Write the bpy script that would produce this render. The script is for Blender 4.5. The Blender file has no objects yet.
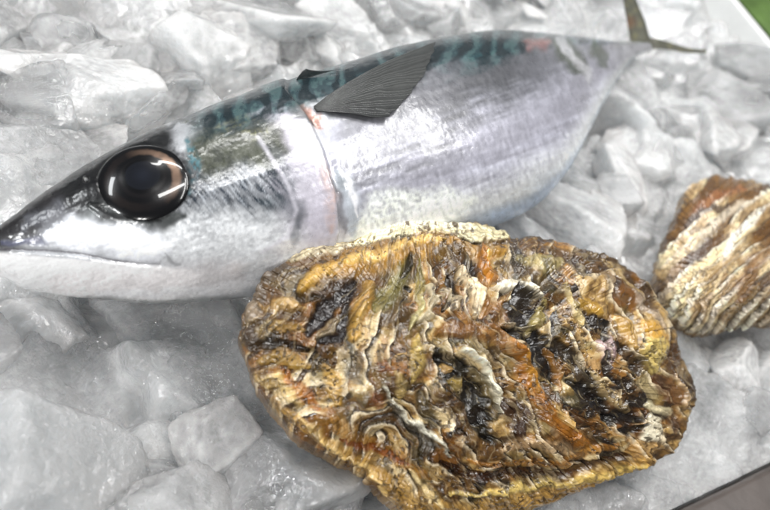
import bpy, math, random
import numpy as np
from mathutils import Vector, Matrix

# ------------------------------------------------------------------ camera, world, lights, exposure
SC = bpy.context.scene
COL = SC.collection
CAM_H, PITCH, HFOV, ROLL = 0.165, 48.0, 62.0, 30.0
_p, _r = math.radians(PITCH), math.radians(ROLL)
FPX = 385 / math.tan(math.radians(HFOV / 2))
F = np.array([0, math.cos(_p), -math.sin(_p)])
U0 = np.array([0, math.sin(_p), math.cos(_p)])
R0 = np.array([1.0, 0, 0])
U = U0 * math.cos(_r) - R0 * math.sin(_r)
R = R0 * math.cos(_r) + U0 * math.sin(_r)
EYE = np.array([0, 0, CAM_H])


def at(px, py, z=0.0):
    """where the line of sight through a point of the photograph meets height z (used to trace plans)"""
    px, py, z = np.broadcast_arrays(np.asarray(px, float), np.asarray(py, float), np.asarray(z, float))
    d = F[None, :] * FPX + np.outer((px - 385).ravel(), R) - np.outer((py - 255).ravel(), U)
    t = (z.ravel() - CAM_H) / d[:, 2]
    return (EYE + d * t[:, None]).reshape(px.shape + (3,))


def to_px(P):
    q = np.asarray(P, float) - EYE
    w = q @ F
    return np.stack([385 + FPX * (q @ R) / w, 255 - FPX * (q @ U) / w], -1)


cam_d = bpy.data.cameras.new('camera')
cam = bpy.data.objects.new('camera', cam_d)
COL.objects.link(cam)
cam_d.sensor_width = 36
cam_d.lens = 18 / math.tan(math.radians(HFOV / 2))
cam.matrix_world = Matrix(((R[0], U[0], -F[0], 0), (R[1], U[1], -F[1], 0), (R[2], U[2], -F[2], CAM_H), (0, 0, 0, 1)))
cam_d.clip_start = 0.005
cam_d.clip_end = 50
cam_d.dof.use_dof = True
cam_d.dof.focus_distance = 0.18
cam_d.dof.aperture_fstop = 12.0
SC.camera = cam

world = bpy.data.worlds.new("World")
SC.world = world
world.use_nodes = True
world.node_tree.nodes['Background'].inputs[0].default_value = (0.93, 0.96, 1.0, 1)
world.node_tree.nodes['Background'].inputs[1].default_value = 0.13


def area(name, loc, target, sx, sy, power, col=(1, 1, 1)):
    l = bpy.data.lights.new(name, 'AREA')
    l.shape = 'RECTANGLE'
    l.size, l.size_y, l.energy, l.color = sx, sy, power, col
    o = bpy.data.objects.new(name, l)
    COL.objects.link(o)
    o.location = loc
    o.rotation_euler = (Vector(target) - Vector(loc)).to_track_quat('-Z', 'Y').to_euler()
    return o


# shop lighting: a broad bright ceiling panel beyond the fish and rows of tubes overhead
for k in range(4):
    area('tube_light', ((-0.05, 0.20, -0.34, 0.22)[k], 0.32 + 0.16 * k, 0.74), (-0.02, 0.30, 0), 0.50, 0.05, 2.5, (1.0, 0.995, 0.98))
area('tube_light', (-0.78, 0.0, 0.70), (-0.05, 0.2, 0), 0.3, 0.08, 1.8, (0.95, 0.98, 1.0))
area('shop_window_light', (-0.42, -0.40, 0.42), (-0.08, 0.15, 0), 0.14, 0.07, 2.4, (0.97, 0.99, 1.0))
area('shop_window_light', (0.02, -0.52, 0.52), (0.0, 0.15, 0), 0.07, 0.09, 1.3, (1.0, 0.99, 0.97))
area('shop_window_light', (0.12, -0.50, 0.52), (0.0, 0.15, 0), 0.07, 0.09, 1.3, (1.0, 0.99, 0.97))

SC.view_settings.view_transform = 'Standard'
SC.view_settings.look = 'None'
SC.view_settings.gamma = 1
SC.view_settings.exposure = 0.04
SC.cycles.use_denoising = True
SC.cycles.max_bounces = 10
SC.cycles.transmission_bounces = 8
SC.cycles.adaptive_threshold = 0.02
SC.cycles.diffuse_bounces = 4
SC.cycles.glossy_bounces = 6
SC.cycles.sample_clamp_indirect = 10.0
SC.cycles.transparent_max_bounces = 12
SC.cycles.caustics_refractive = True

# ------------------------------------------------------------------ numpy noise and painting helpers


def _hash(ix, iy, iz, seed):
    h = (ix * 374761393 + iy * 668265263 + iz * 2147483647 + seed * 974634777) & 0xffffffff
    h = ((h ^ (h >> 13)) * 1274126177) & 0xffffffff
    h = ((h ^ (h >> 16)) * 2246822519) & 0xffffffff
    return ((h ^ (h >> 15)) & 0xffffff) / float(0xffffff)


def noise(x, y, z=0.0, seed=0):
    """value noise, about -1..1"""
    x, y, z = np.broadcast_arrays(np.asarray(x, float), np.asarray(y, float), np.asarray(z, float))
    fx, fy, fz = np.floor(x), np.floor(y), np.floor(z)
    ix, iy, iz = fx.astype(np.int64), fy.astype(np.int64), fz.astype(np.int64)
    x, y, z = x - fx, y - fy, z - fz
    x, y, z = [t * t * t * (t * (6 * t - 15) + 10) for t in (x, y, z)]
    o = 0
    flat = not np.any(z)
    for dz in ((0,) if flat else (0, 1)):
        wz = 1.0 if flat else (z if dz else 1 - z)
        for dy in (0, 1):
            wy = y if dy else 1 - y
            o = o + wz * wy * (_hash(ix, iy + dy, iz + dz, seed) * (1 - x) + _hash(ix + 1, iy + dy, iz + dz, seed) * x)
    return o * 2 - 1


def fbm(x, y, z=0.0, octaves=4, seed=0, gain=0.5):
    a, s, n = 1.0, 0, 0
    for k in range(octaves):
        s = s + a * noise(np.asarray(x) * 2.03 ** k + 17.3 * k, np.asarray(y) * 2.03 ** k - 9.1 * k, np.asarray(z) * 2.03 ** k, seed + k)
        n += a
        a *= gain
    return s / n * 1.5


def ss(a, b, x):
    t = np.clip((x - a) / (b - a), 0, 1)
    return t * t * (3 - 2 * t)


def lin(r, g, b):
    c = np.array([r, g, b], float) / 255
    return np.where(c <= 0.04045, c / 12.92, ((c + 0.055) / 1.055) ** 2.4)


def seg_dist(x, y, pts):
    """distance to a polyline and the share of the way along it"""
    best = np.full(x.shape, 1e9)
    along = np.zeros(x.shape)
    L = [0]
    for a, b in zip(pts[:-1], pts[1:]):
        L.append(L[-1] + math.hypot(b[0] - a[0], b[1] - a[1]))
    for k, (a, b) in enumerate(zip(pts[:-1], pts[1:])):
        dx, dy = b[0] - a[0], b[1] - a[1]
        t = np.clip(((x - a[0]) * dx + (y - a[1]) * dy) / (dx * dx + dy * dy + 1e-9), 0, 1)
        d = np.hypot(x - a[0] - t * dx, y - a[1] - t * dy)
        m = d < best
        best = np.where(m, d, best)
        along = np.where(m, (L[k] + t * (L[k + 1] - L[k])) / L[-1], along)
    return best, along


def stroke(x, y, pts, w, soft=0.5, taper=True):
    if len(pts) == 1:
        d = np.hypot(x - pts[0][0], y - pts[0][1])
        return 1 - ss(w * (1 - soft), w * (1 + soft), d)
    d, a = seg_dist(x, y, pts)
    ww = w * (0.35 + 0.65 * np.clip(4 * a * (1 - a) * 1.6, 0, 1)) if taper else w
    return 1 - ss(1 - soft, 1 + soft, d / ww)


def mix(c, col, m):
    return c * (1 - m[..., None]) + np.asarray(col) * m[..., None]


def grid_faces(nu, nv, wrap_v=False):
    i = np.arange(nu - 1)[:, None]
    j = np.arange(nv if wrap_v else nv - 1)[None, :]
    j2 = (j + 1) % nv
    a, b, c, d = i * nv + j, (i + 1) * nv + j, (i + 1) * nv + j2, i * nv + j2
    return np.stack(np.broadcast_arrays(a, b, c, d), -1).reshape(-1, 4)


def make_mesh(name, verts, faces, mat, color=None, parent=None, smooth=True):
    verts = np.asarray(verts, np.float32).reshape(-1, 3)
    faces = np.asarray(faces, np.int32)
    me = bpy.data.meshes.new(name)
    k = faces.shape[1]
    me.vertices.add(len(verts))
    me.vertices.foreach_set('co', verts.ravel())
    me.loops.add(faces.size)
    me.loops.foreach_set('vertex_index', faces.ravel())
    me.polygons.add(len(faces))
    me.polygons.foreach_set('loop_start', np.arange(0, faces.size, k, dtype=np.int32))
    me.polygons.foreach_set('loop_total', np.full(len(faces), k, np.int32))
    if smooth:
        me.polygons.foreach_set('use_smooth', np.ones(len(faces), bool))
    me.update(calc_edges=True)
    me.validate()
    if color is not None:
        c = np.asarray(color, np.float32).reshape(len(verts), -1)
        if c.shape[1] == 3:
            c = np.concatenate([c, np.ones((len(c), 1), np.float32)], 1)
        at_ = me.color_attributes.new('paint', 'FLOAT_COLOR', 'POINT')
        at_.data.foreach_set('color', c.ravel())
    if mat:
        me.materials.append(mat)
    o = bpy.data.objects.new(name, me)
    COL.objects.link(o)
    if parent:
        o.parent = parent
    return o


def tag(o, label=None, cat=None, group=None, kind=None):
    if label: o['label'] = label
    if cat: o['category'] = cat
    if group: o['group'] = group
    if kind: o['kind'] = kind
    return o


def normals(P, wrap_v=False):
    du = np.gradient(P, axis=0)
    if wrap_v:
        dv = (np.roll(P, -1, 1) - np.roll(P, 1, 1)) * 0.5
    else:
        dv = np.gradient(P, axis=1)
    n = np.cross(du, dv)
    return n / (np.linalg.norm(n, axis=-1, keepdims=True) + 1e-12)


# ------------------------------------------------------------------ materials


def new_mat(name):
    m = bpy.data.materials.new(name)
    m.use_nodes = True
    nt = m.node_tree
    return m, nt, nt.nodes['Principled BSDF']


def nd(nt, t, **kw):
    n = nt.nodes.new(t)
    for k, v in kw.items():
        if k.startswith('i_'):
            key = k[2:]
            key = int(key) if key.isdigit() else key.replace('_', ' ')
            n.inputs[key].default_value = v
        else:
            setattr(n, k, v)
    return n


def noise_node(nt, scale, detail=4, rough=0.55, vec=None, dist=0.0):
    n = nd(nt, 'ShaderNodeTexNoise')
    n.inputs['Scale'].default_value = scale
    n.inputs['Detail'].default_value = detail
    n.inputs['Roughness'].default_value = rough
    n.inputs['Distortion'].default_value = dist
    if vec is not None:
        nt.links.new(vec, n.inputs['Vector'])
    return n


def ramp(nt, src, stops):
    r = nd(nt, 'ShaderNodeValToRGB')
    e = r.color_ramp.elements
    while len(e) < len(stops):
        e.new(0.5)
    for k, (p, c) in enumerate(stops):
        e[k].position = p
        e[k].color = (c, c, c, 1) if np.isscalar(c) else tuple(c) + (1,)
    nt.links.new(src, r.inputs[0])
    return r


def bump(nt, height, dist, strength=1.0, normal=None):
    b = nd(nt, 'ShaderNodeBump')
    b.inputs['Distance'].default_value = dist
    b.inputs['Strength'].default_value = strength
    nt.links.new(height, b.inputs['Height'])
    if normal is not None:
        nt.links.new(normal, b.inputs['Normal'])
    return b


def mat_ice(name, cloud_lo, cloud_hi, tint=(0.95, 0.955, 0.955), rough=0.12, cloud_col=(0.80, 0.81, 0.82), bscale=1.0):
    m, nt, p = new_mat(name)
    tc = nd(nt, 'ShaderNodeTexCoord')
    oi = nd(nt, 'ShaderNodeObjectInfo')
    add = nd(nt, 'ShaderNodeVectorMath', operation='ADD')
    geo = nd(nt, 'ShaderNodeNewGeometry')
    nt.links.new(geo.outputs['Position'], add.inputs[0])
    mul = nd(nt, 'ShaderNodeMath', operation='MULTIPLY')
    mul.inputs[1].default_value = 7.0
    nt.links.new(oi.outputs['Random'], mul.inputs[0])
    nt.links.new(mul.outputs[0], add.inputs[1])
    vec = add.outputs[0]
    cl = noise_node(nt, 30, 5, 0.55, vec, 0.2)
    rnd = nd(nt, 'ShaderNodeMath', operation='MULTIPLY_ADD')
    nt.links.new(oi.outputs['Random'], rnd.inputs[0])
    rnd.inputs[1].default_value = 0.28
    rnd.inputs[2].default_value = -0.14
    ad = nd(nt, 'ShaderNodeMath', operation='ADD')
    nt.links.new(cl.outputs[0], ad.inputs[0])
    nt.links.new(rnd.outputs[0], ad.inputs[1])
    pt = nd(nt, 'ShaderNodeMath', operation='MULTIPLY_ADD')
    nt.links.new(geo.outputs['Pointiness'], pt.inputs[0])
    pt.inputs[1].default_value = 2.2
    nt.links.new(ad.outputs[0], pt.inputs[2])
    pt2 = nd(nt, 'ShaderNodeMath', operation='SUBTRACT')
    nt.links.new(pt.outputs[0], pt2.inputs[0])
    pt2.inputs[1].default_value = 1.1
    clouds = ramp(nt, pt2.outputs[0], [(0.34, cloud_lo), (0.66, cloud_hi)])
    # crazed frost: thin bright veins
    vor = nd(nt, 'ShaderNodeTexVoronoi', feature='DISTANCE_TO_EDGE')
    vor.inputs['Scale'].default_value = 170
    wob = noise_node(nt, 90, 3, 0.6, vec)
    vadd = nd(nt, 'ShaderNodeVectorMath', operation='MULTIPLY_ADD')
    nt.links.new(wob.outputs['Color'], vadd.inputs[0])
    vadd.inputs[1].default_value = (0.02, 0.02, 0.02)
    nt.links.new(vec, vadd.inputs[2])
    nt.links.new(vadd.outputs[0], vor.inputs['Vector'])
    p.inputs['Base Color'].default_value = tint + (1,)
    p.inputs['IOR'].default_value = 1.36
    p.inputs['Transmission Weight'].default_value = 1.0
    rr = noise_node(nt, 160, 4, 0.6, vec)
    rra = ramp(nt, rr.outputs[0], [(0.38, rough * 0.35), (0.66, rough * 2.2)])
    nt.links.new(rra.outputs[0], p.inputs['Roughness'])
    b1 = noise_node(nt, 120 * bscale, 5, 0.55, vec, 0.3)
    b2 = noise_node(nt, 430 * bscale, 3, 0.6, vec)
    msk = noise_node(nt, 26, 4, 0.6, vec)
    mskr = ramp(nt, msk.outputs[0], [(0.42, 0.15), (0.56, 1.0)])
    b2m = nd(nt, 'ShaderNodeMath', operation='MULTIPLY')
    nt.links.new(b2.outputs[0], b2m.inputs[0])
    nt.links.new(mskr.outputs[0], b2m.inputs[1])
    bb = bump(nt, b1.outputs[0], 0.0024, 0.8)
    bc = bump(nt, b2m.outputs[0], 0.0016, 1.0, bb.outputs[0])
    bd = bump(nt, vor.outputs[0], 0.002, 0.15, bc.outputs[0])
    nt.links.new(bd.outputs[0], p.inputs['Normal'])
    q = nd(nt, 'ShaderNodeBsdfPrincipled')
    q.inputs['Base Color'].default_value = cloud_col + (1,)
    q.inputs['Subsurface Weight'].default_value = 1.0
    q.inputs['Subsurface Radius'].default_value = (0.9, 1.0, 1.05)
    q.inputs['Subsurface Scale'].default_value = 0.014
    q.inputs['IOR'].default_value = 1.45
    nt.links.new(rra.outputs[0], q.inputs['Roughness'])
    nt.links.new(bd.outputs[0], q.inputs['Normal'])
    gl = nd(nt, 'ShaderNodeBsdfGlossy')
    gl.inputs['Roughness'].default_value = 0.10
    b3 = noise_node(nt, 330, 3, 0.65, vec)
    b3m = nd(nt, 'ShaderNodeMath', operation='MULTIPLY')
    nt.links.new(b3.outputs[0], b3m.inputs[0])
    nt.links.new(mskr.outputs[0], b3m.inputs[1])
    b3b = bump(nt, b3m.outputs[0], 0.006, 1.0, bb.outputs[0])
    nt.links.new(b3b.outputs[0], gl.inputs['Normal'])
    mg = nd(nt, 'ShaderNodeMixShader')
    mx = nd(nt, 'ShaderNodeMixShader')
    nt.links.new(clouds.outputs[0], mx.inputs[0])
    tr = nd(nt, 'ShaderNodeBsdfTransparent')
    tr.inputs[0].default_value = (0.93, 0.935, 0.935, 1)
    mt = nd(nt, 'ShaderNodeMixShader')
    mt.inputs[0].default_value = 0.45
    nt.links.new(p.outputs[0], mt.inputs[1])
    nt.links.new(tr.outputs[0], mt.inputs[2])
    nt.links.new(mt.outputs[0], mx.inputs[1])
    nt.links.new(q.outputs[0], mx.inputs[2])
    mg.inputs[0].default_value = 0.13
    nt.links.new(mx.outputs[0], mg.inputs[1])
    nt.links.new(gl.outputs[0], mg.inputs[2])
    nt.links.new(mg.outputs[0], nt.nodes['Material Output'].inputs['Surface'])
    return m


def mat_paint(name, rough=0.3, metallic=0.0, coat=0.0, coat_rough=0.05, sss=0.0, bumps=(), spec=0.5, grain=0.0, alpha_rough=True, rough_var=0.0):
    """surface whose pattern is stored per point ('paint'); its alpha carries the metal share"""
    m, nt, p = new_mat(name)
    a = nd(nt, 'ShaderNodeAttribute', attribute_name='paint')
    tc = nd(nt, 'ShaderNodeTexCoord')
    vec = tc.outputs['Object']
    col = a.outputs['Color']
    if grain:
        g = noise_node(nt, 2200, 4, 0.7, vec)
        gr = ramp(nt, g.outputs[0], [(0.3, 1 - grain), (0.7, 1 + grain * 0.6)])
        mm = nd(nt, 'ShaderNodeMix', data_type='RGBA', blend_type='MULTIPLY')
        mm.inputs[0].default_value = 1.0
        nt.links.new(col, mm.inputs[6])
        nt.links.new(gr.outputs[0], mm.inputs[7])
        col = mm.outputs[2]
    nt.links.new(col, p.inputs['Base Color'])
    if metallic:
        mu = nd(nt, 'ShaderNodeMath', operation='MULTIPLY')
        mu.inputs[1].default_value = metallic
        nt.links.new(a.outputs['Alpha'], mu.inputs[0])
        nt.links.new(mu.outputs[0], p.inputs['Metallic'])
    p.inputs['Roughness'].default_value = rough
    if rough_var:
        rn = noise_node(nt, 300, 4, 0.6, vec)
        rv = ramp(nt, rn.outputs[0], [(0.35, max(0.03, rough - rough_var)), (0.65, rough + rough_var)])
        nt.links.new(rv.outputs[0], p.inputs['Roughness'])
    p.inputs['Specular IOR Level'].default_value = spec
    p.inputs['Coat Weight'].default_value = coat
    p.inputs['Coat Roughness'].default_value = coat_rough
    if sss:
        p.inputs['Subsurface Weight'].default_value = sss
        p.inputs['Subsurface Radius'].default_value = (1, 0.6, 0.4)
        p.inputs['Subsurface Scale'].default_value = 0.002
    nrm = None
    for sc_, dist, st in bumps:
        n = noise_node(nt, sc_, 4, 0.6, vec)
        nrm = bump(nt, n.outputs[0], dist, st, nrm).outputs[0]
    if nrm is not None:
        nt.links.new(nrm, p.inputs['Normal'])
        nt.links.new(nrm, p.inputs['Coat Normal'])
    return m


def mat_plain(name, col, rough=0.5, nscale=60, var=0.12, bdist=0.0005):
    m, nt, p = new_mat(name)
    tc = nd(nt, 'ShaderNodeTexCoord')
    n = noise_node(nt, nscale, 5, 0.6, tc.outputs['Object'])
    c = np.array(col)
    r = ramp(nt, n.outputs[0], [(0.3, tuple(c * (1 - var))), (0.7, tuple(np.minimum(c * (1 + var), 1)))])
    nt.links.new(r.outputs[0], p.inputs['Base Color'])
    p.inputs['Roughness'].default_value = rough
    nt.links.new(bump(nt, n.outputs[0], bdist, 0.5).outputs[0], p.inputs['Normal'])
    return m


M_ICE = mat_ice('clear_ice', 0.08, 0.50, rough=0.07, cloud_col=(0.66, 0.665, 0.67))
M_CLOUDY = mat_ice('cloudy_ice', 0.25, 0.82, rough=0.08, cloud_col=(0.83, 0.835, 0.84))
M_BED = mat_ice('packed_ice', 0.35, 0.85, rough=0.12, cloud_col=(0.68, 0.685, 0.69))
M_FISH = mat_paint('mackerel_skin', rough=0.33, metallic=0.32, coat=0.6, coat_rough=0.12, bumps=((260, 0.00018, 0.35), (1500, 0.00006, 0.5)), grain=0.06, rough_var=0.08)
M_EYE = mat_paint('fish_eye', spec=0.2, rough=0.22, metallic=0.6, coat=0.6, coat_rough=0.035)
M_FIN = mat_paint('fish_fin', rough=0.4, metallic=0.2, coat=0.3, coat_rough=0.12, bumps=((900, 0.0002, 0.4),))
M_FIN.node_tree.nodes['Principled BSDF'].inputs['Alpha'].default_value = 0.8
M_SHELL = mat_paint('oyster_shell', rough=0.36, coat=0.7, coat_rough=0.05, spec=0.4, sss=0.0, bumps=((450, 0.0003, 0.5), (1800, 0.0001, 0.5)), grain=0.12, rough_var=0.16)
M_FOAM = mat_plain('white_foam', (0.80, 0.81, 0.80), 0.5, 400, 0.05, 0.0003)
M_EDGE = mat_plain('painted_shade_lip', (0.085, 0.07, 0.063), 0.4, 60, 0.25)  # white front wall, its shade put into the grey brown colour
M_LEAF = mat_plain('leaf_green', (0.085, 0.15, 0.035), 0.35, 40, 0.35)
M_LEAFD = mat_plain('leaf_dark_green', (0.03, 0.10, 0.02), 0.35, 40, 0.3)
M_COUNTER = mat_plain('dark_red_counter', (0.10, 0.025, 0.02), 0.5, 20, 0.3)

# ------------------------------------------------------------------ setting: counter, tray, ice bed
rimA, rimB = at(733, 0, 0.012)[:2], at(770, 45, 0.012)[:2]
ur = (rimA - rimB) / np.linalg.norm(rimA - rimB)          # along the right edge, away from the camera
nr = np.array([ur[1], -ur[0]])                            # outwards
nearC, nearD = at(683, 510, 0.004)[:2], at(770, 468, 0.004)[:2]
un = (nearC - nearD) / np.linalg.norm(nearC - nearD)
nn = np.array([un[1], -un[0]])
if nn @ (rimA - nearC) > 0: nn = -nn                      # outwards (towards the camera)
# corner where the two edges meet
Tm = np.linalg.solve(np.stack([ur, -un], 1), nearD - rimB)
corner = rimB + ur * Tm[0]
far_r = corner + ur * 1.3
near_l = corner + un * 0.70
far_l = near_l + (far_r - corner)


def prism(name, loop_out, loop_in, z0, z1, mat, parent=None, bev=0.0015):
    """a wall between two XY loops of four points with softened top edges"""
    v, f = [], []
    lo, li = np.array(loop_out), np.array(loop_in)
    rings = [(lo, z0), (lo, z1 - bev), (lo + (li - lo) * 0.06, z1), (li + (lo - li) * 0.06, z1), (li, z1 - bev), (li, z0)]
    n = len(lo)
    for l, z in rings:
        for q in l:
            v.append((q[0], q[1], z))
    m = len(rings)
    for k in range(m):
        for i in range(n - 1):
            a, b = k * n + i, k * n + i + 1
            c, d = ((k + 1) % m) * n + i + 1, ((k + 1) % m) * n + i
            f.append((a, b, c, d))
    return make_mesh(name, v, f, mat, parent=parent, smooth=False)


tray = bpy.data.objects.new('foam_tray', None)
COL.objects.link(tray)
tag(tray, 'white foam tray holding the ice, its straight edge showing at the upper right', 'tray')
TW = 0.006
prism('side_wall', [corner + nr * TW, far_r + nr * TW], [corner, far_r], -0.10, 0.012, M_FOAM, tray)
prism('end_wall', [far_r + nr * TW + ur * TW, far_l - nr * TW + ur * TW], [far_r + nr * TW, far_l - nr * TW], -0.10, 0.012, M_FOAM, tray)
prism('side_wall', [far_l - nr * TW, near_l - nr * TW], [far_l, near_l], -0.10, 0.012, M_FOAM, tray)
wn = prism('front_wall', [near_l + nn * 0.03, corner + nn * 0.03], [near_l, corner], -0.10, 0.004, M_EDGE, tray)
wn['label'] = 'front lip of the white tray at the lower right, its shade painted grey brown'
fl = make_mesh('tray_floor', [tuple(corner) + (-0.098,), tuple(far_r) + (-0.098,), tuple(far_l) + (-0.098,), tuple(near_l) + (-0.098,)], [(0, 1, 2, 3)], M_FOAM, parent=tray, smooth=False)

ct = make_mesh('counter', [(-4, -4, -0.104), (4, -4, -0.104), (4, 6, -0.104), (-4, 6, -0.104)], [(0, 1, 2, 3)], M_COUNTER, smooth=False)
tag(ct, kind='structure')


def leaf(name, p0, p1, width, z, arch, mat, label, tilt=0.0):
    """a long folded leaf blade"""
    p0, p1 = np.array(p0), np.array(p1)
    d = (p1 - p0) / np.linalg.norm(p1 - p0)
    s = np.array([-d[1], d[0]])
    nu, nv = 60, 21
    P = np.zeros((nu, nv, 3))
    for i in range(nu):
        t = i / (nu - 1)
        w = width * (math.sin(math.pi * (0.08 + 0.9 * t)) ** 0.6)
        for j in range(nv):
            q = j / (nv - 1) * 2 - 1
            c = p0 + (p1 - p0) * t + s * q * w / 2
            P[i, j] = (c[0], c[1], z + arch * math.sin(math.pi * t) - abs(q) * w * 0.22 + q * tilt * w + 0.0006 * math.sin(q * 22))
    n = normals(P)
    bot = P - n * 0.0008
    v = np.concatenate([P.reshape(-1, 3), bot.reshape(-1, 3)])
    f = grid_faces(nu, nv)
    f = np.concatenate([f, f[:, ::-1] + nu * nv])
    o = make_mesh(name, v, f, mat)
    return tag(o, label, 'leaf', 'leaves beyond the tray')


def beyond(px, py, z):
    return at(px, py, z)[:2]


leaf('leaf_blade', beyond(700, -75, -0.01), beyond(900, 150, -0.01), 0.055, -0.01, 0.006, M_LEAF, 'broad pale green leaf blade in the upper right corner past the tray')
leaf('leaf_blade', beyond(690, -62, -0.03), beyond(850, 130, -0.03), 0.05, -0.03, 0.004, M_LEAFD, 'dark green leaf blade lying low against the white tray edge, under the pale one')

# ------------------------------------------------------------------ ice bed (packed crushed ice, one mass)


def cells(x, y, size, seed, slope, step, soft=0.0011):
    """faceted chips: every cell has a height and a tilt of its own"""
    gx, gy = x / size, y / size
    ix, iy = np.floor(gx).astype(np.int64), np.floor(gy).astype(np.int64)
    num, den = np.zeros(x.shape), np.full(x.shape, 1e-30)
    dmin = np.full(x.shape, 1e9)
    got = []
    for dx in (-1, 0, 1):
        for dy in (-1, 0, 1):
            cx, cy = ix + dx, iy + dy
            z0 = np.zeros_like(cx)
            px = cx + 0.1 + 0.8 * _hash(cx, cy, z0, seed)
            py = cy + 0.1 + 0.8 * _hash(cx, cy, z0, seed + 1)
            ox, oy = (gx - px) * size, (gy - py) * size
            d = np.hypot(ox, oy)
            hh = step * (_hash(cx, cy, z0, seed + 2) * 2 - 1) + slope * (ox * (_hash(cx, cy, z0, seed + 3) * 2 - 1) + oy * (_hash(cx, cy, z0, seed + 4) * 2 - 1))
            got.append((d, hh))
            dmin = np.minimum(dmin, d)
    for d, hh in got:
        w = np.exp(-(d - dmin) / soft)
        num += w * hh
        den += w
    return num / den


NU, NV = 1000, 900
tu = np.linspace(0, 1, NU) ** 1.5
P0 = near_l[None, None, :] + (corner - near_l)[None, None, :] * np.linspace(0.001, 0.999, NV)[None, :, None]
P0 = P0 + (far_r - corner)[None, None, :] * (0.001 + 0.998 * tu)[:, None, None]
bx, by = P0[..., 0], P0[..., 1]
wx, wy = bx + 0.004 * fbm(bx * 60, by * 60, 0, 3, 5), by + 0.004 * fbm(bx * 60, by * 60, 5.5, 3, 9)
bz = -0.0035 + cells(wx, wy, 0.038, 11, 0.40, 0.004) + 0.5 * cells(wx, wy, 0.022, 31, 0.5, 0.002) + 0.0012 * fbm(bx * 110, by * 110, 0, 4, 3) + 0.0005 * (1 - np.abs(fbm(bx * 300, by * 300, 0, 3, 8)))
make_bed = make_mesh('crushed_ice_bed', np.stack([bx, by, bz], -1), grid_faces(NU, NV), M_BED)
tag(make_bed, 'packed mass of crushed ice filling the tray under the loose chunks', 'ice', kind='stuff')

# ------------------------------------------------------------------ loose ice chunks


def ico(level):
    import bmesh
    bm = bmesh.new()
    bmesh.ops.create_icosphere(bm, subdivisions=level, radius=1)
    v = np.array([q.co[:] for q in bm.verts])
    f = np.array([[q.index for q in t.verts] for t in bm.faces])
    bm.free()
    return v, f


ICO = {k: ico(k) for k in (5, 6)}


def chunk_shape(seed, level=5, planes=4, sharp=90, rough=0.03, flat=1.0):
    """a broken, slightly melted lump: intersection of random half spaces with rounded edges"""
    rng = np.random.RandomState(seed)
    v, f = ICO[level]
    n = rng.normal(size=(planes, 3))
    n = np.concatenate([n, np.array([[0, 0, 1], [0, 0, -1], [1, 0, 0], [-1, 0, 0], [0, 1, 0], [0, -1, 0]]) + rng.normal(size=(6, 3)) * 0.34])
    n /= np.linalg.norm(n, axis=1, keepdims=True)
    d = rng.uniform(0.74, 1.10, len(n))
    c = np.maximum(v @ n.T, 1e-3) / d
    c = c * (1 + 0.045 * np.stack([fbm(v[:, 0] * 3.3 + 3 * k_, v[:, 1] * 3.3, v[:, 2] * 3.3, 3, seed + k_) for k_ in range(len(n))], 1))
    cm = c.max(1, keepdims=True)
    r = 1 / (cm[:, 0] * np.sum((c / cm) ** sharp, 1) ** (1 / sharp))
    r = np.where(r > 1.25, 1.25 + 0.35 * np.tanh((r - 1.25) / 0.35), r)
    r *= 1 + 0.35 * rough * fbm(v[:, 0] * 2.2 + seed, v[:, 1] * 2.2, v[:, 2] * 2.2, 3, seed) + rough * 0.35 * fbm(v[:, 0] * 9 + seed, v[:, 1] * 9, v[:, 2] * 9, 3, seed + 5)
    rid = 1 - np.abs(fbm(v[:, 0] * 3.1 - seed, v[:, 1] * 3.1, v[:, 2] * 3.1, 3, seed + 9)) * 1.6
    r *= 1 + 0.010 * np.clip(rid, 0, 1) ** 2 + 0.006 * fbm(v[:, 0] * 22 + seed, v[:, 1] * 22, v[:, 2] * 22, 3, seed + 15)
    # a conchoidal dent or two
    for _ in range(2):
        q = rng.normal(size=3); q /= np.linalg.norm(q)
        r *= 1 - 0.10 * ss(0.75, 0.97, v @ q)
    return v * r[:, None], f


rng = random.Random(7)
variants = []
for k in range(26):
    v, f = chunk_shape(100 + k, 5)
    o = make_mesh('ice_chunk', v, f, M_ICE if k % 3 else M_CLOUDY)
    variants.append(o)

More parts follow.
